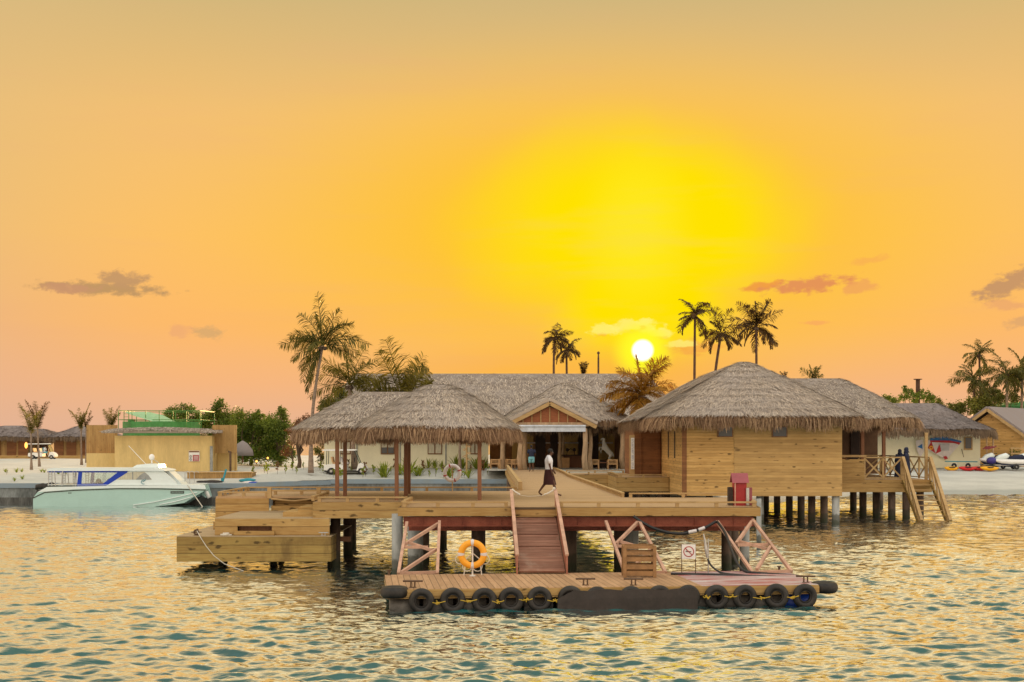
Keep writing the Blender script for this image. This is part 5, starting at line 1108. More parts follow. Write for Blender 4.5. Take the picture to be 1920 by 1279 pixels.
def palm(label, base, crown, Lf, fr=None, nf=18, seed=1, mat='frond', tmat='trunk', tr=.16, group=None, lw=.055, nl=26, style='full', bend=0.0, name='palm_tree', dead=0):
    r = np.random.default_rng(seed); base, crown = Vector(base), Vector(crown); t = thing(name, label, 'palm tree', base, group=group)
    n = 12; pts = []
    for i in range(n + 1):
        s_ = i / n; p = base.lerp(crown, s_); p.x += bend * math.sin(math.pi * s_) ; pts.append(p)
    mb = MB(); rr = []
    for i in range(n + 1): s_ = i / n; rr.append(tr * (1.35 - .55 * min(1, s_ * 4)) if s_ < .25 else tr * (.8 - .2 * s_))
    fine = []; frr = []
    for i in range(n):
        for k in range(3): fine.append(pts[i].lerp(pts[i + 1], k / 3)); frr.append((rr[i] + (rr[i + 1] - rr[i]) * k / 3) * (1 + .05 * (k == 0)))
    fine.append(pts[-1]); frr.append(rr[-1]); part('trunk', mb.tube(fine, frr, 8), M[tmat], t, True)
    mb = MB()
    if fr:
        for (ang, ln, dr) in fr:
            a = R_(ang); yv = r.uniform(-.35, .35); dv = Vector((math.cos(a), yv, math.sin(a))); az = math.atan2(dv.y, dv.x); el = math.asin(max(-1, min(1, dv.z / dv.length)))
            frond(mb, crown + Vector((0, 0, r.uniform(-.1, .15))), az, el, ln, R_(dr), r, nl, lw, roll=r.choice([-1, 1]) * r.uniform(.8, 1.35))
    for i in range(nf):
        az = i * 2.39996 + r.uniform(-.3, .3)
        if style == 'full': el = R_(r.choice([70, 50, 30, 10, -15, -35]) + r.uniform(-12, 12)); dr = R_(r.uniform(45, 80))
        elif style == 'up': el = R_(r.uniform(70, 89)); dr = R_(r.uniform(8, 35))
        elif style == 'young': el = R_(r.uniform(66, 88)); dr = R_(r.uniform(5, 50))
        elif style == 'mid': el = R_(r.uniform(20, 75)); dr = R_(r.uniform(60, 100))
        else: el = R_(r.uniform(-40, 80)); dr = R_(r.uniform(50, 90))
        frond(mb, crown - Vector((0, 0, r.uniform(0, .6) if style == 'young' else 0)), az, el, Lf * r.uniform(.6 if style == 'young' else .75, 1.05), dr, r, nl, lw, .2 if style == 'young' else .30)
    part('crown', mb, M[mat], t)
    if tr > .1 and style in ('full', 'mid', 'wild'):
        mb = MB()
        for i in range(6): a = i * 1.05; mb.ball(crown + Vector((.22 * math.cos(a), .22 * math.sin(a), -.2)), .12, 7, 5, (1, 1, 1.2))
        part('coconuts', mb, M['bark'], t, True)
    return t
D = 100; gz = ground(X(585, D), D)
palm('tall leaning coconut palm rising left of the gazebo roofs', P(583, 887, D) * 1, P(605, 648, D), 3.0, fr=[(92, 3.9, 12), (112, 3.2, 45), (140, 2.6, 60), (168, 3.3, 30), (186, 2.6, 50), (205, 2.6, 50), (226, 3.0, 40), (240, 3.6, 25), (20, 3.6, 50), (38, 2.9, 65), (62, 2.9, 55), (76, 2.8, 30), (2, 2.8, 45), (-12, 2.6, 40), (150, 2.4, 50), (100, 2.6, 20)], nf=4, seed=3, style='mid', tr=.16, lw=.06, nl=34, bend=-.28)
palm('bushy coconut palm between the tall leaning one and the long roof', P(665, 880, 103), P(655, 722, 103), 3.0, fr=[(95, 3.2, 20), (125, 3.0, 40), (150, 3.2, 50), (60, 2.9, 45), (35, 3.0, 60), (15, 3.2, 60), (75, 3.2, 20), (175, 3.2, 55), (-10, 2.8, 45), (200, 3.0, 50)], nf=7, seed=5, style='full', mat='frondolive', tr=.2, lw=.06, nl=32)
palm('coconut palm with upright fronds in front of the long thatched roof', P(762, 880, 102), P(760, 772, 102), 3.2, fr=[(100, 5.4, 14), (128, 4.4, 50), (82, 4.4, 25), (68, 3.4, 45), (86, 3.4, 20), (135, 3.8, 60), (78, 4.2, 50), (95, 3.2, 15), (150, 3.4, 60), (74, 4.0, 30), (106, 4.8, 20), (142, 3.8, 70)], nf=3, seed=8, style='mid', mat='frondolive', tr=.2, lw=.09, nl=46)
palm('bushy coconut palm standing under the setting sun', P(1208, 880, 99), P(1205, 742, 99), 3.3, fr=[(95, 3.0, 15), (115, 2.7, 50), (70, 3.1, 35), (50, 3.0, 75), (160, 3.2, 60), (178, 2.9, 60), (30, 2.8, 60), (140, 2.8, 60), (82, 2.8, 25)], nf=24, seed=13, style='full', tr=.22, lw=.065, nl=34, mat='frondglow')
FG = 'palms behind the roofs'
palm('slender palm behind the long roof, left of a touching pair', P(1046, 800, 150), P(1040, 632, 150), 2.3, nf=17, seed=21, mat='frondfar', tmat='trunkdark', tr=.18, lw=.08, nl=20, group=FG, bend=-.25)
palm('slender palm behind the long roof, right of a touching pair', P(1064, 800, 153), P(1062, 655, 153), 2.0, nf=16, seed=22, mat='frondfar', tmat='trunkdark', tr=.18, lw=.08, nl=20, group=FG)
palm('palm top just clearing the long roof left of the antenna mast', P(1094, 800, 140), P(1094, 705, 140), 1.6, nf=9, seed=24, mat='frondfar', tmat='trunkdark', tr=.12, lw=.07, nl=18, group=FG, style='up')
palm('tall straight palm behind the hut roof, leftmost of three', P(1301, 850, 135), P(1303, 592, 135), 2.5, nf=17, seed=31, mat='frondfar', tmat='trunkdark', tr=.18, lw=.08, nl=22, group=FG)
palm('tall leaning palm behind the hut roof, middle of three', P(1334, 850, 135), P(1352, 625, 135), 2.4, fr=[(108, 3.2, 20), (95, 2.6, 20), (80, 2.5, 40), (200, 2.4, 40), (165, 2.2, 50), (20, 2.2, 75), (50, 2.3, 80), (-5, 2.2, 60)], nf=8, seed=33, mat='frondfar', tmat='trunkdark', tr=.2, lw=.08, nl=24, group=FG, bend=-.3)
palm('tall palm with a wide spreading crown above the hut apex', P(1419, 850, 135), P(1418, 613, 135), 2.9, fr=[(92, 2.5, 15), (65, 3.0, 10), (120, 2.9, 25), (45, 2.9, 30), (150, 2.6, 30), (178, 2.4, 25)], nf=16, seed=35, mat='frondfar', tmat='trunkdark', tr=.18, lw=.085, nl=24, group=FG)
palm('palm tip peeping above the right side of the hut roof', P(1524, 790, 110), P(1526, 722, 110), 1.7, nf=6, fr=[(118, 1.7, 25), (60, 1.3, 30)], seed=41, mat='frond', tr=.12, lw=.06, nl=20, style='up')
palm('tiny palm tip over the right slope of the hut roof', P(1470, 790, 120), P(1470, 712, 120), .8, nf=5, seed=42, mat='fronddry', tr=.08, lw=.06, nl=12, style='up')
palm('tall thin palm above the trees near the right edge', P(1840, 800, 170), P(1836, 664, 170), 2.5, nf=16, seed=51, mat='frond', tmat='trunkdark', tr=.2, lw=.09, nl=20)
palm('lower bushy palm below the tall thin one near the right edge', P(1828, 800, 165), P(1826, 712, 165), 3.2, nf=18, seed=52, mat='frond', tmat='trunkdark', tr=.2, lw=.09, nl=22)
palm('dark bushy palm right of the lower one near the right edge', P(1845, 800, 168), P(1846, 728, 168), 2.8, nf=16, seed=53, mat='frond', tmat='trunkdark', tr=.2, lw=.09, nl=20)
palm('leafy palm at the right picture edge, left of its neighbour', P(1888, 800, 160), P(1888, 702, 160), 3.6, nf=20, seed=54, mat='frond', tmat='trunk', tr=.22, lw=.09, nl=24)
palm('leafy palm cut off by the right picture edge', P(1915, 800, 162), P(1917, 692, 162), 3.6, nf=22, seed=55, mat='frond', tmat='trunk', tr=.22, lw=.09, nl=24)
YG = 'newly planted palms on the left shore'
def yp(label, bx, by, cx_, cy_, D, Lf, seed, mat='frondolive', n=9, tr=.1): palm(label, P(bx, by, D), P(cx_, cy_, D), Lf, nf=n, seed=seed, mat=mat, tmat='trunk', tr=tr, lw=.05, nl=28, group=YG, style='young')
yp('young palm with tied green fronds at far left, left of a close pair', 59, 881, 58, 806, 108, 2.6, 61, n=7); yp('young palm with reddish fronds at far left, right of a close pair', 74, 875, 70, 798, 114, 2.6, 62, 'fronddry', n=10)
yp('young palm with upright green fronds left of the timber screen', 153, 872, 152, 800, 116, 2.3, 63, n=9); yp('small young palm touching the left timber screen', 161, 868, 161, 800, 124, 1.7, 64, 'fronddry', n=5, tr=.06)
yp('young palm rising behind the left timber screen', 210, 868, 209, 802, 121, 2.2, 65, n=9)
# ------------------------------------------------------------------ broad trees
def tree(label, D, cx_, by, clumps, mat='leafA', n=900, ls=.22, seed=1, name='broadleaf_tree', cat='tree', group=None, tr=.18):
    r = np.random.default_rng(seed); base = P(cx_, by, D); base.z = 1.9; t = thing(name, label, cat, base, group=group)
    mt = MB(); mc = MB(); mpp = D / FPX; top = Vector((base.x, base.y, base.z + 1.2))
    mt.tube([base, base.lerp(top, .5) + Vector((.1, 0, 0)), top], [tr, tr * .8, tr * .7], 7)
    for (px, py, rad) in clumps:
        c = P(px, py, D); c.y += r.uniform(-1.2, 1.2); R = rad * mpp; mid = top.lerp(c, .5) + Vector((r.normal() * .2, r.normal() * .2, -.1)); mt.tube([top, mid, c], [tr * .6, tr * .4, tr * .15], 5)
        m_ = int(n * (rad / 25) ** 2) + 60; sub = r.normal(0, 1, (14, 3)); sub /= np.linalg.norm(sub, axis=1)[:, None]; sub *= R * r.uniform(.35, .9, (14, 1)) * np.array([1, 1, .85])
        k = r.integers(0, 14, m_); p = sub[k] + r.normal(0, 1, (m_, 3)) * R * .19; p += np.array(c)
        a = r.normal(0, 1, (m_, 3)); a[:, 2] *= .6; a /= np.linalg.norm(a, axis=1)[:, None]; b = r.normal(0, 1, (m_, 3)); b -= a * (a * b).sum(1)[:, None]; b /= np.linalg.norm(b, axis=1)[:, None]
        s_ = ls * r.uniform(.5, 1.2, (m_, 1)); a = a * s_; b = b * s_ * .5
        mc.quads(np.stack([p - a * .5, p + b * .5, p + a * .5, p - b * .5], 1))
    part('trunk', mt, M['bark'], t); part('crown', mc, M[mat], t); return t
tree('round leafy tree behind the green water tank', 132, 345, 860, [(330, 775, 22), (352, 768, 18), (345, 795, 30), (318, 790, 18), (370, 790, 20)], seed=1, n=1500)
tree('dense green tree with a pointed tip right of the water tank', 134, 415, 868, [(412, 768, 18), (385, 790, 26), (378, 815, 26), (392, 840, 26), (400, 785, 28), (425, 785, 24), (410, 810, 36), (440, 800, 34), (440, 830, 36), (462, 815, 30), (415, 755, 9), (430, 825, 30), (455, 850, 22), (400, 835, 30)], seed=2, n=1700)
tree('wide dark green tree in the middle of the left grove', 131, 470, 868, [(460, 790, 24), (480, 795, 24), (470, 815, 36), (492, 822, 36), (470, 850, 34), (500, 850, 30), (500, 800, 26), (485, 780, 12)], seed=3, n=1700)
tree('green tree with a feathery top at the right end of the left grove', 129, 525, 868, [(522, 785, 22), (512, 805, 32), (532, 805, 24), (520, 830, 34), (512, 855, 30), (538, 850, 18), (528, 772, 12)], seed=4, n=1600)
tree('sparse reddish shrub tree left of the gazebo roof', 112, 560, 885, [(562, 790, 14), (578, 792, 13), (572, 782, 10), (556, 805, 12), (560, 830, 8)], mat='leafC', n=1200, ls=.16, seed=5, tr=.2)
tree('small reddish bush tree left of the trunk of the tall palm', 118, 547, 870, [(545, 810, 12), (548, 830, 12), (540, 845, 14)], mat='leafC', n=1000, ls=.16, seed=6, tr=.1)
tree('green bush behind the tall palm beside the cream wall', 112, 600, 870, [(598, 845, 13), (600, 860, 12), (605, 832, 12)], mat='leafB', n=1200, ls=.18, seed=7, tr=.08)
tree('olive green tree mixed with palm fronds left of the long roof', 108, 625, 870, [(618, 760, 22), (632, 740, 18), (605, 770, 14), (640, 765, 18)], mat='leafB', n=1200, ls=.22, seed=8, tr=.16)
for i, (cx_, cl, lb) in enumerate([(1668, [(1662, 745, 9), (1672, 752, 12), (1655, 750, 7)], 'small dark tree above the boat house roof, leftmost'), (1706, [(1706, 735, 12), (1712, 748, 16), (1696, 745, 12), (1700, 727, 6)], 'open-crowned tree left of the dark chimney pipe'),
        (1732, [(1730, 740, 12), (1738, 750, 13), (1745, 745, 8)], 'open-crowned tree right of the dark chimney pipe'), (1762, [(1762, 755, 12), (1755, 765, 14), (1772, 762, 14)], 'low green tree right of the chimney pipe'),
        (1800, [(1790, 765, 18), (1812, 762, 18), (1800, 778, 20)], 'dense green tree below the right palms'), (1840, [(1838, 755, 18), (1850, 765, 18), (1830, 770, 16)], 'green tree behind the gabled timber house'), (1880, [(1868, 742, 14), (1880, 748, 16), (1895, 745, 16)], 'green tree under the palms at the right edge')]):
    tree(lb, 158 + i, cx_, 800, cl, mat='leafB' if i > 2 else 'leafA', n=1500 if i > 2 else 900, ls=.3, seed=20 + i, tr=.15)
tree('leafy shrub beside the jet skis at the right edge', 139, 1900, 872, [(1895, 862, 12), (1910, 855, 14), (1885, 866, 8)], mat='leafB', n=1400, ls=.22, seed=31, tr=.06, name='shrub', cat='shrub')
gr_ = thing('thatched_parasol', 'small thatched parasol under the big trees right of the plant house', 'parasol', P(455, 866, 125)); c = P(455, 842, 125)
part('pole', MB().tube([P(455, 868, 125), c], .07, 6), M['post'], gr_); part('cap', MB().tube([c + Vector((0, 0, -.6)), c + Vector((0, 0, -.1)), c + Vector((0, 0, .5)), c + Vector((0, 0, .75))], [1.0, .9, .45, .05], 20), M['thatchfar'], gr_, True)
# ------------------------------------------------------------------ plants on the bank
def plant_proto(kind, seed):
    r = np.random.default_rng(seed); t = thing('young_plant' if kind else 'seedling', 'x', 'plant', (0, 0, 0), local=True)
    if kind == 1:
        mb = MB()
        for i in range(16):
            az = r.uniform(0, 6.28); el = R_(r.uniform(35, 85)); L_ = r.uniform(.5, 1.0); d = Vector((math.cos(az) * math.cos(el), math.sin(az) * math.cos(el), math.sin(el))); w = d.cross(Vector((0, 0, 1))).normalized() * .045
            m_ = d * L_ * .6; tp = m_ + (d - Vector((0, 0, .5))).normalized() * L_ * .4; mb.quads([tuple(-w * .5), tuple(w * .5), tuple(m_ + w), tuple(m_ - w), tuple(m_ - w), tuple(m_ + w), tuple(tp + w * .1), tuple(tp - w * .1)])
        part('leaves', mb, M['plant'], t)
    else:
        h = r.uniform(.7, 1.1); part('stem', MB().tube([(0, 0, 0), (.03, 0, h * .5), (-.02, 0, h)], .014, 5), M['bark'], t); mb = MB()
        for i in range(14):
            z = r.uniform(.25, 1) * h; a = r.uniform(0, 6.28); d = Vector((math.cos(a), math.sin(a), r.uniform(-.2, .5))) * r.uniform(.08, .2); w = Vector((-d.y, d.x, .3)) * .35; q = Vector((0, 0, z)); mb.quads([tuple(q), tuple(q + d * .5 + w), tuple(q + d), tuple(q + d * .5 - w)])
        part('leaves', mb, M['plant' if kind == 0 else 'leafC'], t)
    return t
protos = [plant_proto(1, 1), plant_proto(1, 2), plant_proto(0, 3), plant_proto(2, 4)]; used = [False] * 4
def put_plant(k, px, D, sc, label, group):
    x = X(px, D); loc = (x, D, ground(x, D) - .02)
    if not used[k]:
        o = protos[k]; o.location = loc; o.scale = (sc,) * 3; o['label'] = label; used[k] = True
    else: o = dup(protos[k], loc, random.uniform(0, 6), label, sc)
    o['group'] = group; return o
rr_ = random.Random(5)
SEG = [(0, 60, 'left of the close pair of young palms'), (60, 110, 'below the far golf cart'), (110, 180, 'left of the plant house'), (470, 510, 'just right of the timber planter'), (510, 552, 'below the right end of the left grove'), (552, 592, 'under the left tip of the gazebo roofs'),
       (592, 632, 'left of the first gazebo post'), (632, 690, 'in front of the parked golf cart'), (690, 744, 'left of the central gazebo posts'), (744, 802, 'right of the central gazebo posts'), (802, 848, 'left of the white lifebuoy'), (848, 899, 'right of the white lifebuoy'), (899, 990, 'right of the last gazebo post')]
ORD = ['leftmost', 'second from the left', 'third from the left', 'fourth from the left', 'fifth from the left', 'sixth from the left', 'seventh from the left', 'eighth from the left']
def row(kinds, pxs, Df, sf, what, group):
    for lo, hi, nm in SEG:
        for k, px in enumerate(sorted(q for q in pxs if lo <= q < hi)):
            put_plant(rr_.choice(kinds), px, Df(px), sf(), what + ' ' + nm + ', ' + ORD[k], group)
row([0, 1], [q + rr_.uniform(-3, 3) for q in (716, 722, 748, 760, 768, 779, 790, 803, 812, 828, 835, 846, 868, 880, 893, 906, 912, 856)], lambda px: rr_.choice([99.6, 101, 104.8, 105.2]) if px > 780 else rr_.uniform(99.5, 103), lambda: rr_.uniform(.9, 1.6), 'spiky plant', 'spiky young plants on the bank')
row([2, 2, 3], [478 + i * 13.2 + rr_.uniform(-5, 5) for i in range(34)], lambda px: rr_.uniform(99.2, 103), lambda: rr_.uniform(.6, 1.1), 'thin seedling', 'thin seedlings in the sand')
row([2, 0], [rr_.uniform(5, 170) for i in range(14)], lambda px: rr_.uniform(96, 110), lambda: rr_.uniform(.35, .6), 'low plant', 'low plants at the far left')
palm('thin palm trunk with a bare spiral stem before the cream wall', P(1424 * 0 + 862, 878, 103), P(862, 800, 103), 1.5, nf=8, seed=71, mat='fronddry', tmat='trunk', tr=.12, lw=.05, nl=20, style='up')
sp = thing('dried_frond_bundle', 'pale dried frond bundle on a stake before the cream wall', 'decoration', P(875, 880, 102)); mb = MB(); q = P(875, 880, 102)
for k in range(26): z = 2.9 + k * .085; a = k * 1.1; mb.bar(q + Vector((0, 0, z - q.z)), q + Vector((.32 * math.cos(a), .2 * math.sin(a), z - q.z - .08)), .03, .05)
part('stake', MB().tube([q + Vector((0, 0, -.3)), q + Vector((0, 0, 3.0))], .07, 8), M['rail'], sp); part('dried_leaves', mb, M['bamboo'], sp)
# ------------------------------------------------------------------ speedboat
BD = 89.9; BX0 = X(62, BD); s29 = FPX / BD
def bp(px, py): return (X(px, BD), (947 - py) / s29)
bt = thing('speedboat', 'pale passenger speedboat with blue canvas cabin sides moored by the quay wall', 'boat', (X(220, BD), 91.4, 0))
prof = [(62, 951), (62, 932), (70, 921), (88, 911.5), (200, 909.5), (384, 907.8), (386, 917), (345, 941), (320, 945), (260, 951)]
h = part('hull', MB().xz([bp(*p) for p in prof], BD, BD + 1.0), M['hull'], bt)
part('topsides', MB().xz([bp(*p) for p in [(70, 921), (88, 911.3), (200, 909.3), (384, 907.6), (386, 915), (300, 913), (220, 912.7), (140, 915.5), (84, 920)]], BD - .012, BD - .002), M['hulltop'], bt)
part('far_hull', MB().xz([bp(*p) for p in [(66, 951), (66, 932), (72, 921), (88, 911.5), (372, 908), (379, 932), (373, 934), (364, 928), (335, 945), (250, 951)]], BD + 2.0, BD + 3.0), M['hull'], bt)
part('bridge_deck', MB().xz([bp(*p) for p in [(66, 928), (88, 911.6), (374, 908.5), (374, 922), (66, 935)]], BD + 1.002, BD + 1.998), M['hull'], bt)
part('deck', MB().box(X(88, BD), X(374, BD), BD + .05, BD + 2.95, 1.35, 1.375), M['hulltop'], bt)
mb = MB(); st_ = [(62, 932), (84, 921.5), (140, 917.5), (220, 914.5), (300, 914.8), (386, 917)]
for a, b in zip(st_, st_[1:]): (xa, za), (xb, zb2) = bp(*a), bp(*b); mb.bar((xa, BD - .01, za), (xb, BD - .01, zb2), .05, .055)
part('rub_rail', mb, M['dark'], h)
mb = MB()
for st_ in ([(250, 945), (290, 939), (345, 927), (370, 921)], [(300, 944), (330, 938), (362, 929)]):
    for a, b in zip(st_, st_[1:]): (xa, za), (xb, zb2) = bp(*a), bp(*b); mb.bar((xa, BD - .02, za), (xb, BD - .02, zb2), .08, .05)
part('spray_rail', mb, M['hulltop'], h)
(x0, z1), (x1, z0) = bp(320, 919), bp(345, 923.5); pl_ = part('registration_plate', MB().box(x0, x1, BD - .03, BD - .004, z0, z1), M['dark'], h); mb = MB(); r = random.Random(4)
for i in range(12): xx = x0 + .04 + i * (x1 - x0 - .06) / 12; mb.box(xx, xx + .02, BD - .035, BD - .031, z0 + .035, z1 - .035); mb.box(xx, xx + .05, BD - .035, BD - .031, z0 + (.06 if i % 3 else .035), z0 + (.075 if i % 3 else .05))
part('plate_lettering', mb, M['hull'], pl_)
mb = MB()
for i in range(3): (xx, zz) = bp(128 + i * 2.2, 923.5); mb.box(xx, xx + .05, BD - .012, BD - .003, zz, zz + .06)
part('hull_letters', mb, M['dark'], h)
for y in (BD + .12, BD + 2.8):
    near = y < BD + 1
    part('cabin_side', MB().xz([bp(*p) for p in [(188, 909.4), (212, 897), (233, 883.5), (250, 880), (304, 880), (325, 898), (333, 909)]], y, y + .08), M['hulltop'], bt)
    yy = y - .012 if near else y + .092
    part('cabin_window', MB().xz([bp(*p) for p in [(214, 897.5), (222, 890), (236, 885), (252, 883), (270, 883), (277, 889), (284, 897.5)]], yy, yy + .01), M['curtain'], bt)
    if near:
        part('window_bar', MB().xz([bp(*p) for p in [(247, 883.5), (249, 883.5), (249, 897.5), (247, 897.5)]], yy - .01, yy - .001).xz([bp(*p) for p in [(254, 897.5), (262, 889), (270, 884), (278, 890), (283, 897.5)]], yy - .01, yy - .001), M['concrete'], bt)
    mb = MB()
    for poly in ([(88, 881), (238, 881), (238, 884.2), (88, 884.2)], [(146, 884.2), (153, 884.2), (151, 911), (143, 911)], [(151, 905.3), (192, 905.3), (196, 910.5), (151, 911)], [(219, 884.2), (238, 884.2), (196, 910.5), (192, 905.3)]): mb.xz([bp(*p) for p in poly], y - .02 - (.0 if near else -.1), y + (.0 if near else .1))
    part('canvas_frame', mb, M['blue'], bt)
    part('clear_side_panel', MB().xz([bp(*p) for p in [(152, 884), (220, 884), (192, 905.5), (151, 905.5)]], y + .03, y + .035), M['clear'], bt)
    mb = MB()
    for a, b in ((90, 90), (96, 96), (101, 103), (116, 114), (117, 117), (136, 136), (142, 141)): (xa, za), (xb, zb2) = bp(a, 882), bp(b, 909.5); mb.tube([(xa, y, za), (xb, y, zb2)], .03, 6)
    for zz in range(5):
        for a, b in ((90, 96), (136, 142)): (xa, za), (xb, zb2) = bp(a, 887 + zz * 5), bp(b, 887 + zz * 5); mb.tube([(xa, y, za), (xb, y, zb2)], .018, 5)
    part('roof_posts', mb, M['steel'], bt)
part('roof', MB().xz([bp(*p) for p in [(88, 881.5), (89, 877), (100, 875.5), (250, 876), (290, 876), (307, 879), (310, 881.5), (255, 881.0)]], BD + .0, BD + 3.0), M['hulltop'], bt)
part('roof_hatch', MB().xz([bp(*p) for p in [(242, 875.8), (252, 870), (272, 868), (292, 869), (294, 875.8)]], BD + .6, BD + 2.4), M['hulltop'], bt)
part('windscreen', MB().xz([bp(*p) for p in [(286, 881.5), (293, 881.5), (318, 908), (312, 908)]], BD + .23, BD + 2.77), M['glass'], bt); part('screen_surround', MB().xz([bp(*p) for p in [(294, 879.5), (306, 880), (334, 908), (320, 908)]], BD + 1.2, BD + 2.79), M['hulltop'], bt)
mb = MB(); (xa, za) = bp(274, 868); mb.tube([(xa, BD + 1.4, za), (xa, BD + 1.4, za + .25)], .05, 8); mb.ball((xa, BD + 1.4, za + .42), .19, 10, 8, (1, 1, 1.1)); part('search_light', mb, M['white'], bt, True)
(xa, za), (xb, zb2) = bp(266, 869), bp(233, 834); part('antenna', MB().tube([(xa, BD + 1, za), (xb, BD + 1, zb2)], .018, 6), M['white'], bt)
(xa, za), (xb, zb2) = bp(272, 856), bp(290, 870); part('roof_stay', MB().tube([(xa, BD + 1.4, za), (xb, BD + 1.6, zb2)], .02, 6), M['steel'], bt)
mb = MB()
for a in (329, 338, 347): (xa, za), (xb, zb2) = bp(a, 908), bp(a, 886); mb.tube([(xa, BD + 2.6, za), (xa, BD + 2.6, zb2), (xa + .15, BD + 2.6, zb2 + .1), (xa + .3, BD + 2.6, zb2)], .02, 6)
part('bow_rail', mb, M['steel'], bt)
for k in range(2):
    y = BD + .6 + k * 1.8; (xa, za) = bp(72, 917); m_ = part('outboard_motor', MB().tube([(xa - .35, y, za + .0), (xa - .3, y, za + .18), (xa + .1, y, za + .24), (xa + .4, y, za + .14), (xa + .42, y, za)], [.08, .17, .2, .17, .1], 10), M['tyre'], bt, True)
    part('leg', MB().bar((xa - .2, y, za), (xa - .5, y, -.25), .14, .2), M['tyre'], m_)
mb = MB(); (xa, za) = bp(268, 902); mb.torus((xa, BD + .1, za), .13, .02, 'Y', 20, 5, .01, 60, 300); mb.tube([(xa - .05, BD + .1, za + .02), (xa + .1, BD + .1, za + .09), (xa + .16, BD + .1, za + .2)], .02, 5)
for i in range(7): mb.box(xa - .22 + i * .07, xa - .18 + i * .07, BD + .09, BD + .11, za - .27, za - .22)
part('hull_emblem', mb, M['teal'], bt)
for i, px in enumerate((172, 193, 225, 243)): (xa, za) = bp(px, 905 if i < 2 else 898); part('seat', MB().ball((xa, BD + 1.5, za + .1), .2, 8, 6, (1, 1, 1)).box(xa - .2, xa + .2, BD + 1.2, BD + 1.8, 1.38, za + .05), M['tyre'], bt, True)
(xa, za) = bp(382, 918); single('fender', MB().tube([(xa - .1, BD + .8, za + .02), (xa + .0, BD + .8, za - .15), (xa + .18, BD + .8, za - .5)], [.08, .13, .12], 10), M['white'], 'white fender hanging at the bow of the speedboat', 'fender', loc=(xa, BD + .8, za), smooth=True)
(xa, za), (xb, zb2) = bp(352, 908), bp(383, 950); single('bow_rope', MB().tube([(xa, BD - .05, za), ((xa + xb) / 2, BD - .12, (za + zb2) / 2 - .03), (xb, BD - .3, zb2)], .03, 6), M['rope'], 'pale rope running from the speedboat bow into the water', 'rope', loc=(xa, BD, za))
# ------------------------------------------------------------------ golf carts
def cart():
    t = thing('golf_cart', 'x', 'golf cart', (0, 0, 0), group='white golf carts', local=True)
    part('front_cowl', MB().xz([(.85, .3), (1.0, .78), (1.15, .86), (1.45, .72), (1.62, .5), (1.6, .3), (1.35, .28), (1.2, .42), (1.05, .3)], -.58, .58), M['white'], t)
    part('rear_body', MB().xz([(-1.55, .35), (-1.5, .72), (-.9, .78), (.15, .72), (.15, .3), (-.6, .28), (-.85, .5), (-1.1, .5), (-1.3, .3)], -.58, .58), M['white'], t)
    part('chassis', MB().box(-1.5, 1.5, -.5, .5, .2, .3), M['black'], t)
    for x in (-.65, .0): part('seat', MB().box(x - .25, x + .22, -.52, .52, .78, .9).xz([(x - .3, .9), (x - .2, .9), (x - .28, 1.3), (x - .38, 1.3)], -.52, .52), M['bamboo'] if x else M['offwhite'], t)
    part('roof', MB().xz([(-1.65, 1.78), (-1.6, 1.84), (.7, 1.86), (.85, 1.8), (.8, 1.76), (-1.6, 1.74)], -.62, .62), M['white'], t)
    mb = MB()
    for y in (-.55, .55): mb.tube([(-1.35, y, .72), (-1.3, y, 1.76)], .025, 6); mb.tube([(1.1, y, .8), (.7, y, 1.78)], .025, 6); mb.tube([(-.35, y, .75), (-.3, y, 1.76)], .02, 6)
    part('roof_poles', mb, M['black'], t)
    part('windshield', MB().add([(1.08, -.53, .85), (1.08, .53, .85), (.72, .53, 1.74), (.72, -.53, 1.74), (1.09, -.53, .85), (1.09, .53, .85), (.73, .53, 1.74), (.73, -.53, 1.74)], [(0, 1, 2, 3), (7, 6, 5, 4)]), M['clear'], t)
    part('steering_wheel', MB().torus((.62, .25, 1.08), .17, .02, 'X', 18, 5), M['black'], t)
    for x in (-1.0, 1.2):
        for y in (-.52, .52): w_ = part('wheel', MB().torus((x, y, .26), .17, .09, 'Y', 20, 8), M['black'], t, True); part('rim', MB().tube([(x, y - .07, .26), (x, y + .07, .26)], .1, 10), M['steel'], w_)
    return t
c0 = cart(); x = X(648, 102); c0.location = (x, 102, ground(x, 102) - .02); c0['label'] = 'white golf cart parked by the cream wall behind the gazebo posts'
c1 = dup(c0, (X(80, 150), 150, ground(X(80, 150), 150) + .18), 0, 'white golf cart driving past the far left huts with two riders', .92)
# ------------------------------------------------------------------ figures
def skinobj(name, verts, edges, radii, mat, parent, root=0, sub=1):
    me = bpy.data.meshes.new(name); me.from_pydata([tuple(v_) for v_ in verts], edges, []); me.materials.append(mat); o = bpy.data.objects.new(name, me); COL.objects.link(o)
    o.modifiers.new('skin', 'SKIN')
    if not me.skin_vertices: return o
    sv = me.skin_vertices[0].data
    for i, q in enumerate(radii): sv[i].radius = (q if isinstance(q, tuple) else (q, q)); sv[i].use_root = (i == root)
    o.modifiers['skin'].use_smooth_shade = True; o.modifiers.new('sub', 'SUBSURF').levels = sub; o.modifiers['sub'].render_levels = sub
    o.parent = parent; OFF[o.name] = (0, 0, 0); return o
def loft(rings, n=16):
    mb = MB()
    for (x, y, z, rx, ry) in rings:
        for j in range(n): a = 2 * math.pi * j / n; mb.v.append((x + rx * math.cos(a), y + ry * math.sin(a), z))
    for i in range(len(rings) - 1):
        for j in range(n): j2 = (j + 1) % n; mb.f.append((i * n + j, i * n + j2, (i + 1) * n + j2, (i + 1) * n + j))
    return mb
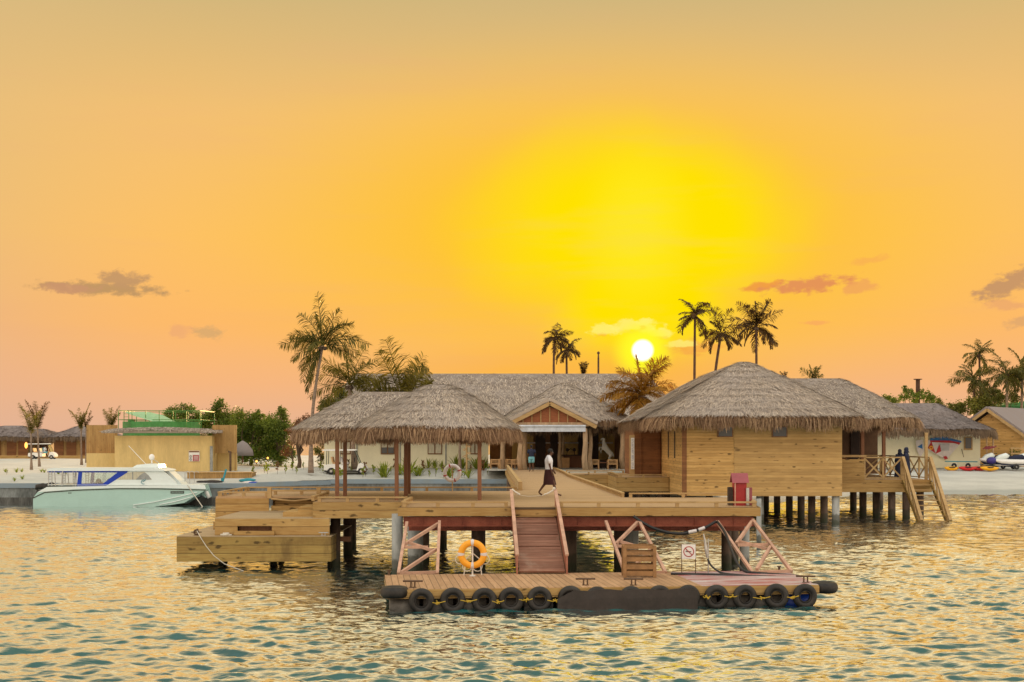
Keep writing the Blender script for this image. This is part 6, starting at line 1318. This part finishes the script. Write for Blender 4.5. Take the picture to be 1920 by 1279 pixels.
def person(label, loc, rz, J, top='shirtw', topcol=None, bottom='maroon', bkind='skirt', sc=1.0, hair=True, sit=False):
    t = thing('person', label, 'person', loc, rz, local=True); t.scale = (sc,) * 3
    V = []; E = []; Rd = []
    def v(p, r, par=None): V.append(Vector(p)); Rd.append(r); i = len(V) - 1; (E.append((par, i)) if par is not None else None); return i
    pel = v(J['pelvis'], (.13, .10)); sp_ = v(J['waist'], (.115, .09), pel); ch = v(J['chest'], (.14, .10), sp_); nk = v(J['neck'], .055, ch)
    hd = Vector(J['head']); f = Vector(J.get('face', (1, 0, 0)))
    h1_ = v(hd - Vector((0, 0, .085)) + f * .015, .062, nk); h2_ = v(hd - f * .005, (.078, .088), h1_); v(hd + Vector((0, 0, .07)) - f * .012, (.062, .07), h2_)
    for s_, k in ((-1, 'R'), (1, 'L')):
        sh, el, wr = (Vector(J[k + q]) for q in ('sh', 'el', 'wr')); a = v(sh, .052, ch); b = v(el, .037, a); c = v(wr, .026, b); hdv = (wr - el).normalized(); fw_ = Vector(J.get('palmf', (1, 0, -.2))).normalized()
        pm = v(wr + hdv * .06, (.034, .02), c)
        for q in range(4):
            o_ = fw_ * (.024 - .016 * q); L_ = (.062, .072, .066, .05)[q]; p1_ = v(V[pm] + hdv * .035 + o_, .0095, pm); v(V[p1_] + hdv * L_ + fw_ * -.008, .008, p1_)
        th_ = v(V[pm] + fw_ * .03 + hdv * .0, .0105, pm); v(V[th_] + hdv * .04 + fw_ * .015, .0085, th_)
        hp, kn, an_, to = (Vector(J[k + q]) for q in ('hip', 'kn', 'an', 'toe')); a = v(hp, .085, pel); b = v(kn, .058, a); b2 = v(kn.lerp(an_, .3) - Vector((.01, 0, 0)), .054, b); c = v(an_, .036, b2); v(to, (.038, .024), c)
    skinobj('body', V, E, Rd, M['skin'], t)
    hmb = MB(); hmb.ball(hd + Vector((0, 0, .035)) - f * .022, .098, 14, 10, (1.02, .9, .98)); part('hair', hmb, M['hair'], t, True)
    side = f.cross(Vector((0, 0, 1))); fm = MB()
    fm.tube([hd + f * .078 + Vector((0, 0, .008)), hd + f * .105 + Vector((0, 0, -.028)), hd + f * .085 + Vector((0, 0, -.035))], [.008, .015, .01], 6); part('nose', fm, M['skin'], t, True)
    em = MB()
    for s_ in (-1, 1): em.ball(hd + f * .077 + side * s_ * .032 + Vector((0, 0, .01)), .009, 6, 5)
    part('eyes', em, M['offwhite'], t); em = MB(); em.tube([hd + f * .082 + side * -.02 + Vector((0, 0, -.058)), hd + f * .09 + Vector((0, 0, -.058)), hd + f * .082 + side * .02 + Vector((0, 0, -.058))], .006, 5); part('mouth', em, M['redroof'], t)
    em = MB()
    for s_ in (-1, 1): em.ball(hd + side * s_ * .088 - f * .005, .022, 6, 5, (.8, .6, 1.3))
    part('ears', em, M['skin'], t, True)
    p, w, c, n_ = (Vector(J[q]) for q in ('pelvis', 'waist', 'chest', 'neck')); 
    lean = (c - p) / (c.z - p.z)
    def at(z): return p + lean * (z - p.z)
    if top:
        zs = [(p.z + .02, .135, .17), (w.z, .135, .165), ((w.z + c.z) / 2, .145, .175), (c.z, .15, .19), (c.z + .07, .13, .17), (n_.z - .02, .075, .09), (n_.z + .015, .066, .072)]
        s_ = loft([(at(z).x, at(z).y, z, rx, ry) for z, rx, ry in zs], 18)
        for k in ('R', 'L'): sh, el = Vector(J[k + 'sh']), Vector(J[k + 'el']); s_.tube([sh + (c - sh) * .35, sh, sh.lerp(el, .4), sh.lerp(el, .75)], [.075, .075, .068, .07], 12)
        part('shirt', s_, M[top], t, True)
        part('belt', loft([(at(p.z + .02).x, at(p.z).y, p.z + .0, .138, .173), (at(p.z + .05).x, at(p.z).y, p.z + .04, .138, .171)], 18), M['black'], t, True)
    if bkind == 'skirt':
        zk = J['hem']; Rk, Lk = Vector(J['Rkn']), Vector(J['Lkn']); mid = (Rk + Lk) / 2; spread = abs(Rk.x - Lk.x) / 2 + .11
        part('sarong', loft([(p.x, p.y, p.z + .04, .14, .175), (p.x, p.y, p.z - .08, .16, .19), ((p.x + mid.x) / 2, p.y, (p.z + zk) / 2, (.16 + spread) / 2, .19), (mid.x, p.y, zk, spread, .17)], 20), M[bottom], t, True)
    elif bkind == 'shorts':
        s_ = loft([(p.x, p.y, p.z + .04, .14, .175), (p.x, p.y, p.z - .12, .15, .19)], 18)
        for k in ('R', 'L'): hp, kn = Vector(J[k + 'hip']), Vector(J[k + 'kn']); s_.tube([hp + Vector((0, 0, .05)), hp.lerp(kn, .5), hp.lerp(kn, .78)], [.105, .105, .11], 12)
        part('shorts', s_, M[bottom], t, True)
    elif bkind == 'gown':
        part('gown', loft([(n_.x, n_.y, n_.z, .07, .08), (c.x, c.y, c.z + .05, .15, .21), (c.x, c.y, c.z - .1, .17, .23), (w.x, w.y, w.z, .18, .23), (p.x, p.y, p.z - .1, .22, .27), (p.x, p.y, .4, .25, .31), (p.x, p.y, .05, .27, .36)], 20), M[bottom], t, True)
        part('head_scarf', MB().ball(hd + Vector((0, 0, .0)) - f * .03, .125, 14, 10, (1, 1, 1.15)).tube([hd - Vector((0, 0, .05)) - f * .03, n_ - Vector((0, 0, .05)) - f * .03], [.11, .17], 12), M[bottom], t, True)
        for k in ('R', 'L'): sh, el, wr = (Vector(J[k + q]) for q in ('sh', 'el', 'wr')); part('sleeve', MB().tube([sh + (c - sh) * .4, sh, el, el.lerp(wr, .8)], [.09, .085, .075, .08], 12), M[bottom], t, True)
    return t
walk = dict(pelvis=(0, 0, .95), waist=(-.005, 0, 1.10), chest=(.0, 0, 1.32), neck=(.035, 0, 1.50), head=(.075, 0, 1.625), face=(.97, 0, -.2),
    Rsh=(0, -.19, 1.42), Rel=(.03, -.24, 1.13), Rwr=(.10, -.23, .90), Lsh=(.02, .19, 1.42), Lel=(.06, .23, 1.15), Lwr=(.17, .22, .95),
    Rhip=(.02, -.09, .92), Rkn=(.17, -.09, .50), Ran=(.30, -.09, .085), Rtoe=(.47, -.10, .03), Lhip=(-.01, .09, .92), Lkn=(-.10, .09, .50), Lan=(-.37, .09, .14), Ltoe=(-.24, .09, .03), hem=.42)
person('man in white shirt and dark maroon sarong walking across the jetty walkway', (X(1029, 51), 51, DZ), 0, walk, 'shirtw', bottom='maroon')
stand = dict(pelvis=(0, 0, .95), waist=(0, 0, 1.10), chest=(0, 0, 1.32), neck=(.01, 0, 1.50), head=(.02, 0, 1.64), face=(1, 0, 0), palmf=(1, 0, 0),
    Rsh=(0, -.19, 1.42), Rel=(-.02, -.25, 1.14), Rwr=(.12, -.22, .95), Lsh=(0, .19, 1.42), Lel=(-.02, .25, 1.14), Lwr=(.12, .22, .95),
    Rhip=(0, -.09, .92), Rkn=(.02, -.10, .5), Ran=(0, -.1, .085), Rtoe=(.16, -.12, .03), Lhip=(0, .09, .92), Lkn=(.05, .1, .5), Lan=(-.04, .1, .09), Ltoe=(.12, .12, .03), hem=.5)
person('man in navy shirt and light blue shorts walking away near the hall entrance', (X(996.5, 91), 91, DZ), R_(95), stand, 'navy', bottom='lblue', bkind='shorts')
person('person in a long dark blue gown standing on the raised terrace by the stairs', (X(1699, 78.5), 78.5, ZF), R_(160), stand, None, bottom='navy', bkind='gown')
person('person in a long dark gown partly hidden behind the crossed terrace railing', (X(1687, 80.5), 80.5, ZF), R_(100), stand, None, bottom='navy', bkind='gown', sc=.93)
sitp = dict(stand); sitp.update(Rkn=(.42, -.1, .93), Ran=(.45, -.1, .5), Rtoe=(.6, -.1, .46), Lkn=(.42, .1, .93), Lan=(.45, .1, .5), Ltoe=(.6, .1, .46), Rwr=(.35, -.2, 1.1), Lwr=(.35, .2, 1.1), Rel=(.1, -.25, 1.14), Lel=(.1, .25, 1.14))
cl = c1.location
for k, (dx_, lb) in enumerate(((-.05, 'rider in pale clothes on the rear side of the far golf cart bench'), (-.0, 'rider in pale clothes on the near side of the far golf cart bench'))):
    person(lb, (cl.x - .02 + k * .35, cl.y + (.3 if k == 0 else -.25), cl.z - .12), 0, sitp, 'shirtw' if k else 'lblue', bottom='lblue', bkind='shorts', sc=.92)
# ------------------------------------------------------------------ horse statue
D = 104; hs = thing('horse_statue', 'white rearing horse statue in the open lobby right of the entrance', 'statue', (X(1136, D), D, 2.19))
pd = part('plinth', MB().box(-.45, .45, -.3, .3, 0, .55), M['dark'], hs); pd.data.transform(Matrix.Translation(Vector(OFF[hs.name]))) if False else None
for v_ in pd.data.vertices: v_.co = v_.co + Vector(OFF[hs.name])
V = [(.30, 0, 1.05), (.12, 0, 1.3), (-.08, 0, 1.62), (-.17, 0, 1.95), (-.12, 0, 2.2), (-.25, 0, 2.22), (-.40, 0, 2.06), (.36, -.12, .9), (.18, -.14, .72), (.34, -.14, .6), (.36, .12, .92), (.24, .14, .75), (.42, .14, .6), (-.28, -.1, 1.52), (-.5, -.1, 1.55), (-.52, -.1, 1.3), (-.2, .1, 1.42), (-.38, .1, 1.3), (-.34, .1, 1.1), (.5, 0, 1.1), (.58, 0, .85)]
Ed = [(0, 1), (1, 2), (2, 3), (3, 4), (4, 5), (5, 6), (0, 7), (7, 8), (8, 9), (0, 10), (10, 11), (11, 12), (2, 13), (13, 14), (14, 15), (2, 16), (16, 17), (17, 18), (0, 19), (19, 20)]
Rr = [.2, .19, .2, .13, .10, .08, .05, .12, .06, .04, .12, .06, .04, .07, .045, .035, .07, .045, .035, .06, .04]
skinobj('horse_body', V, Ed, Rr, M['white'], hs); part('mane', MB().add([], []), M['white'], hs) if False else None
bpy.context.view_layer.update()
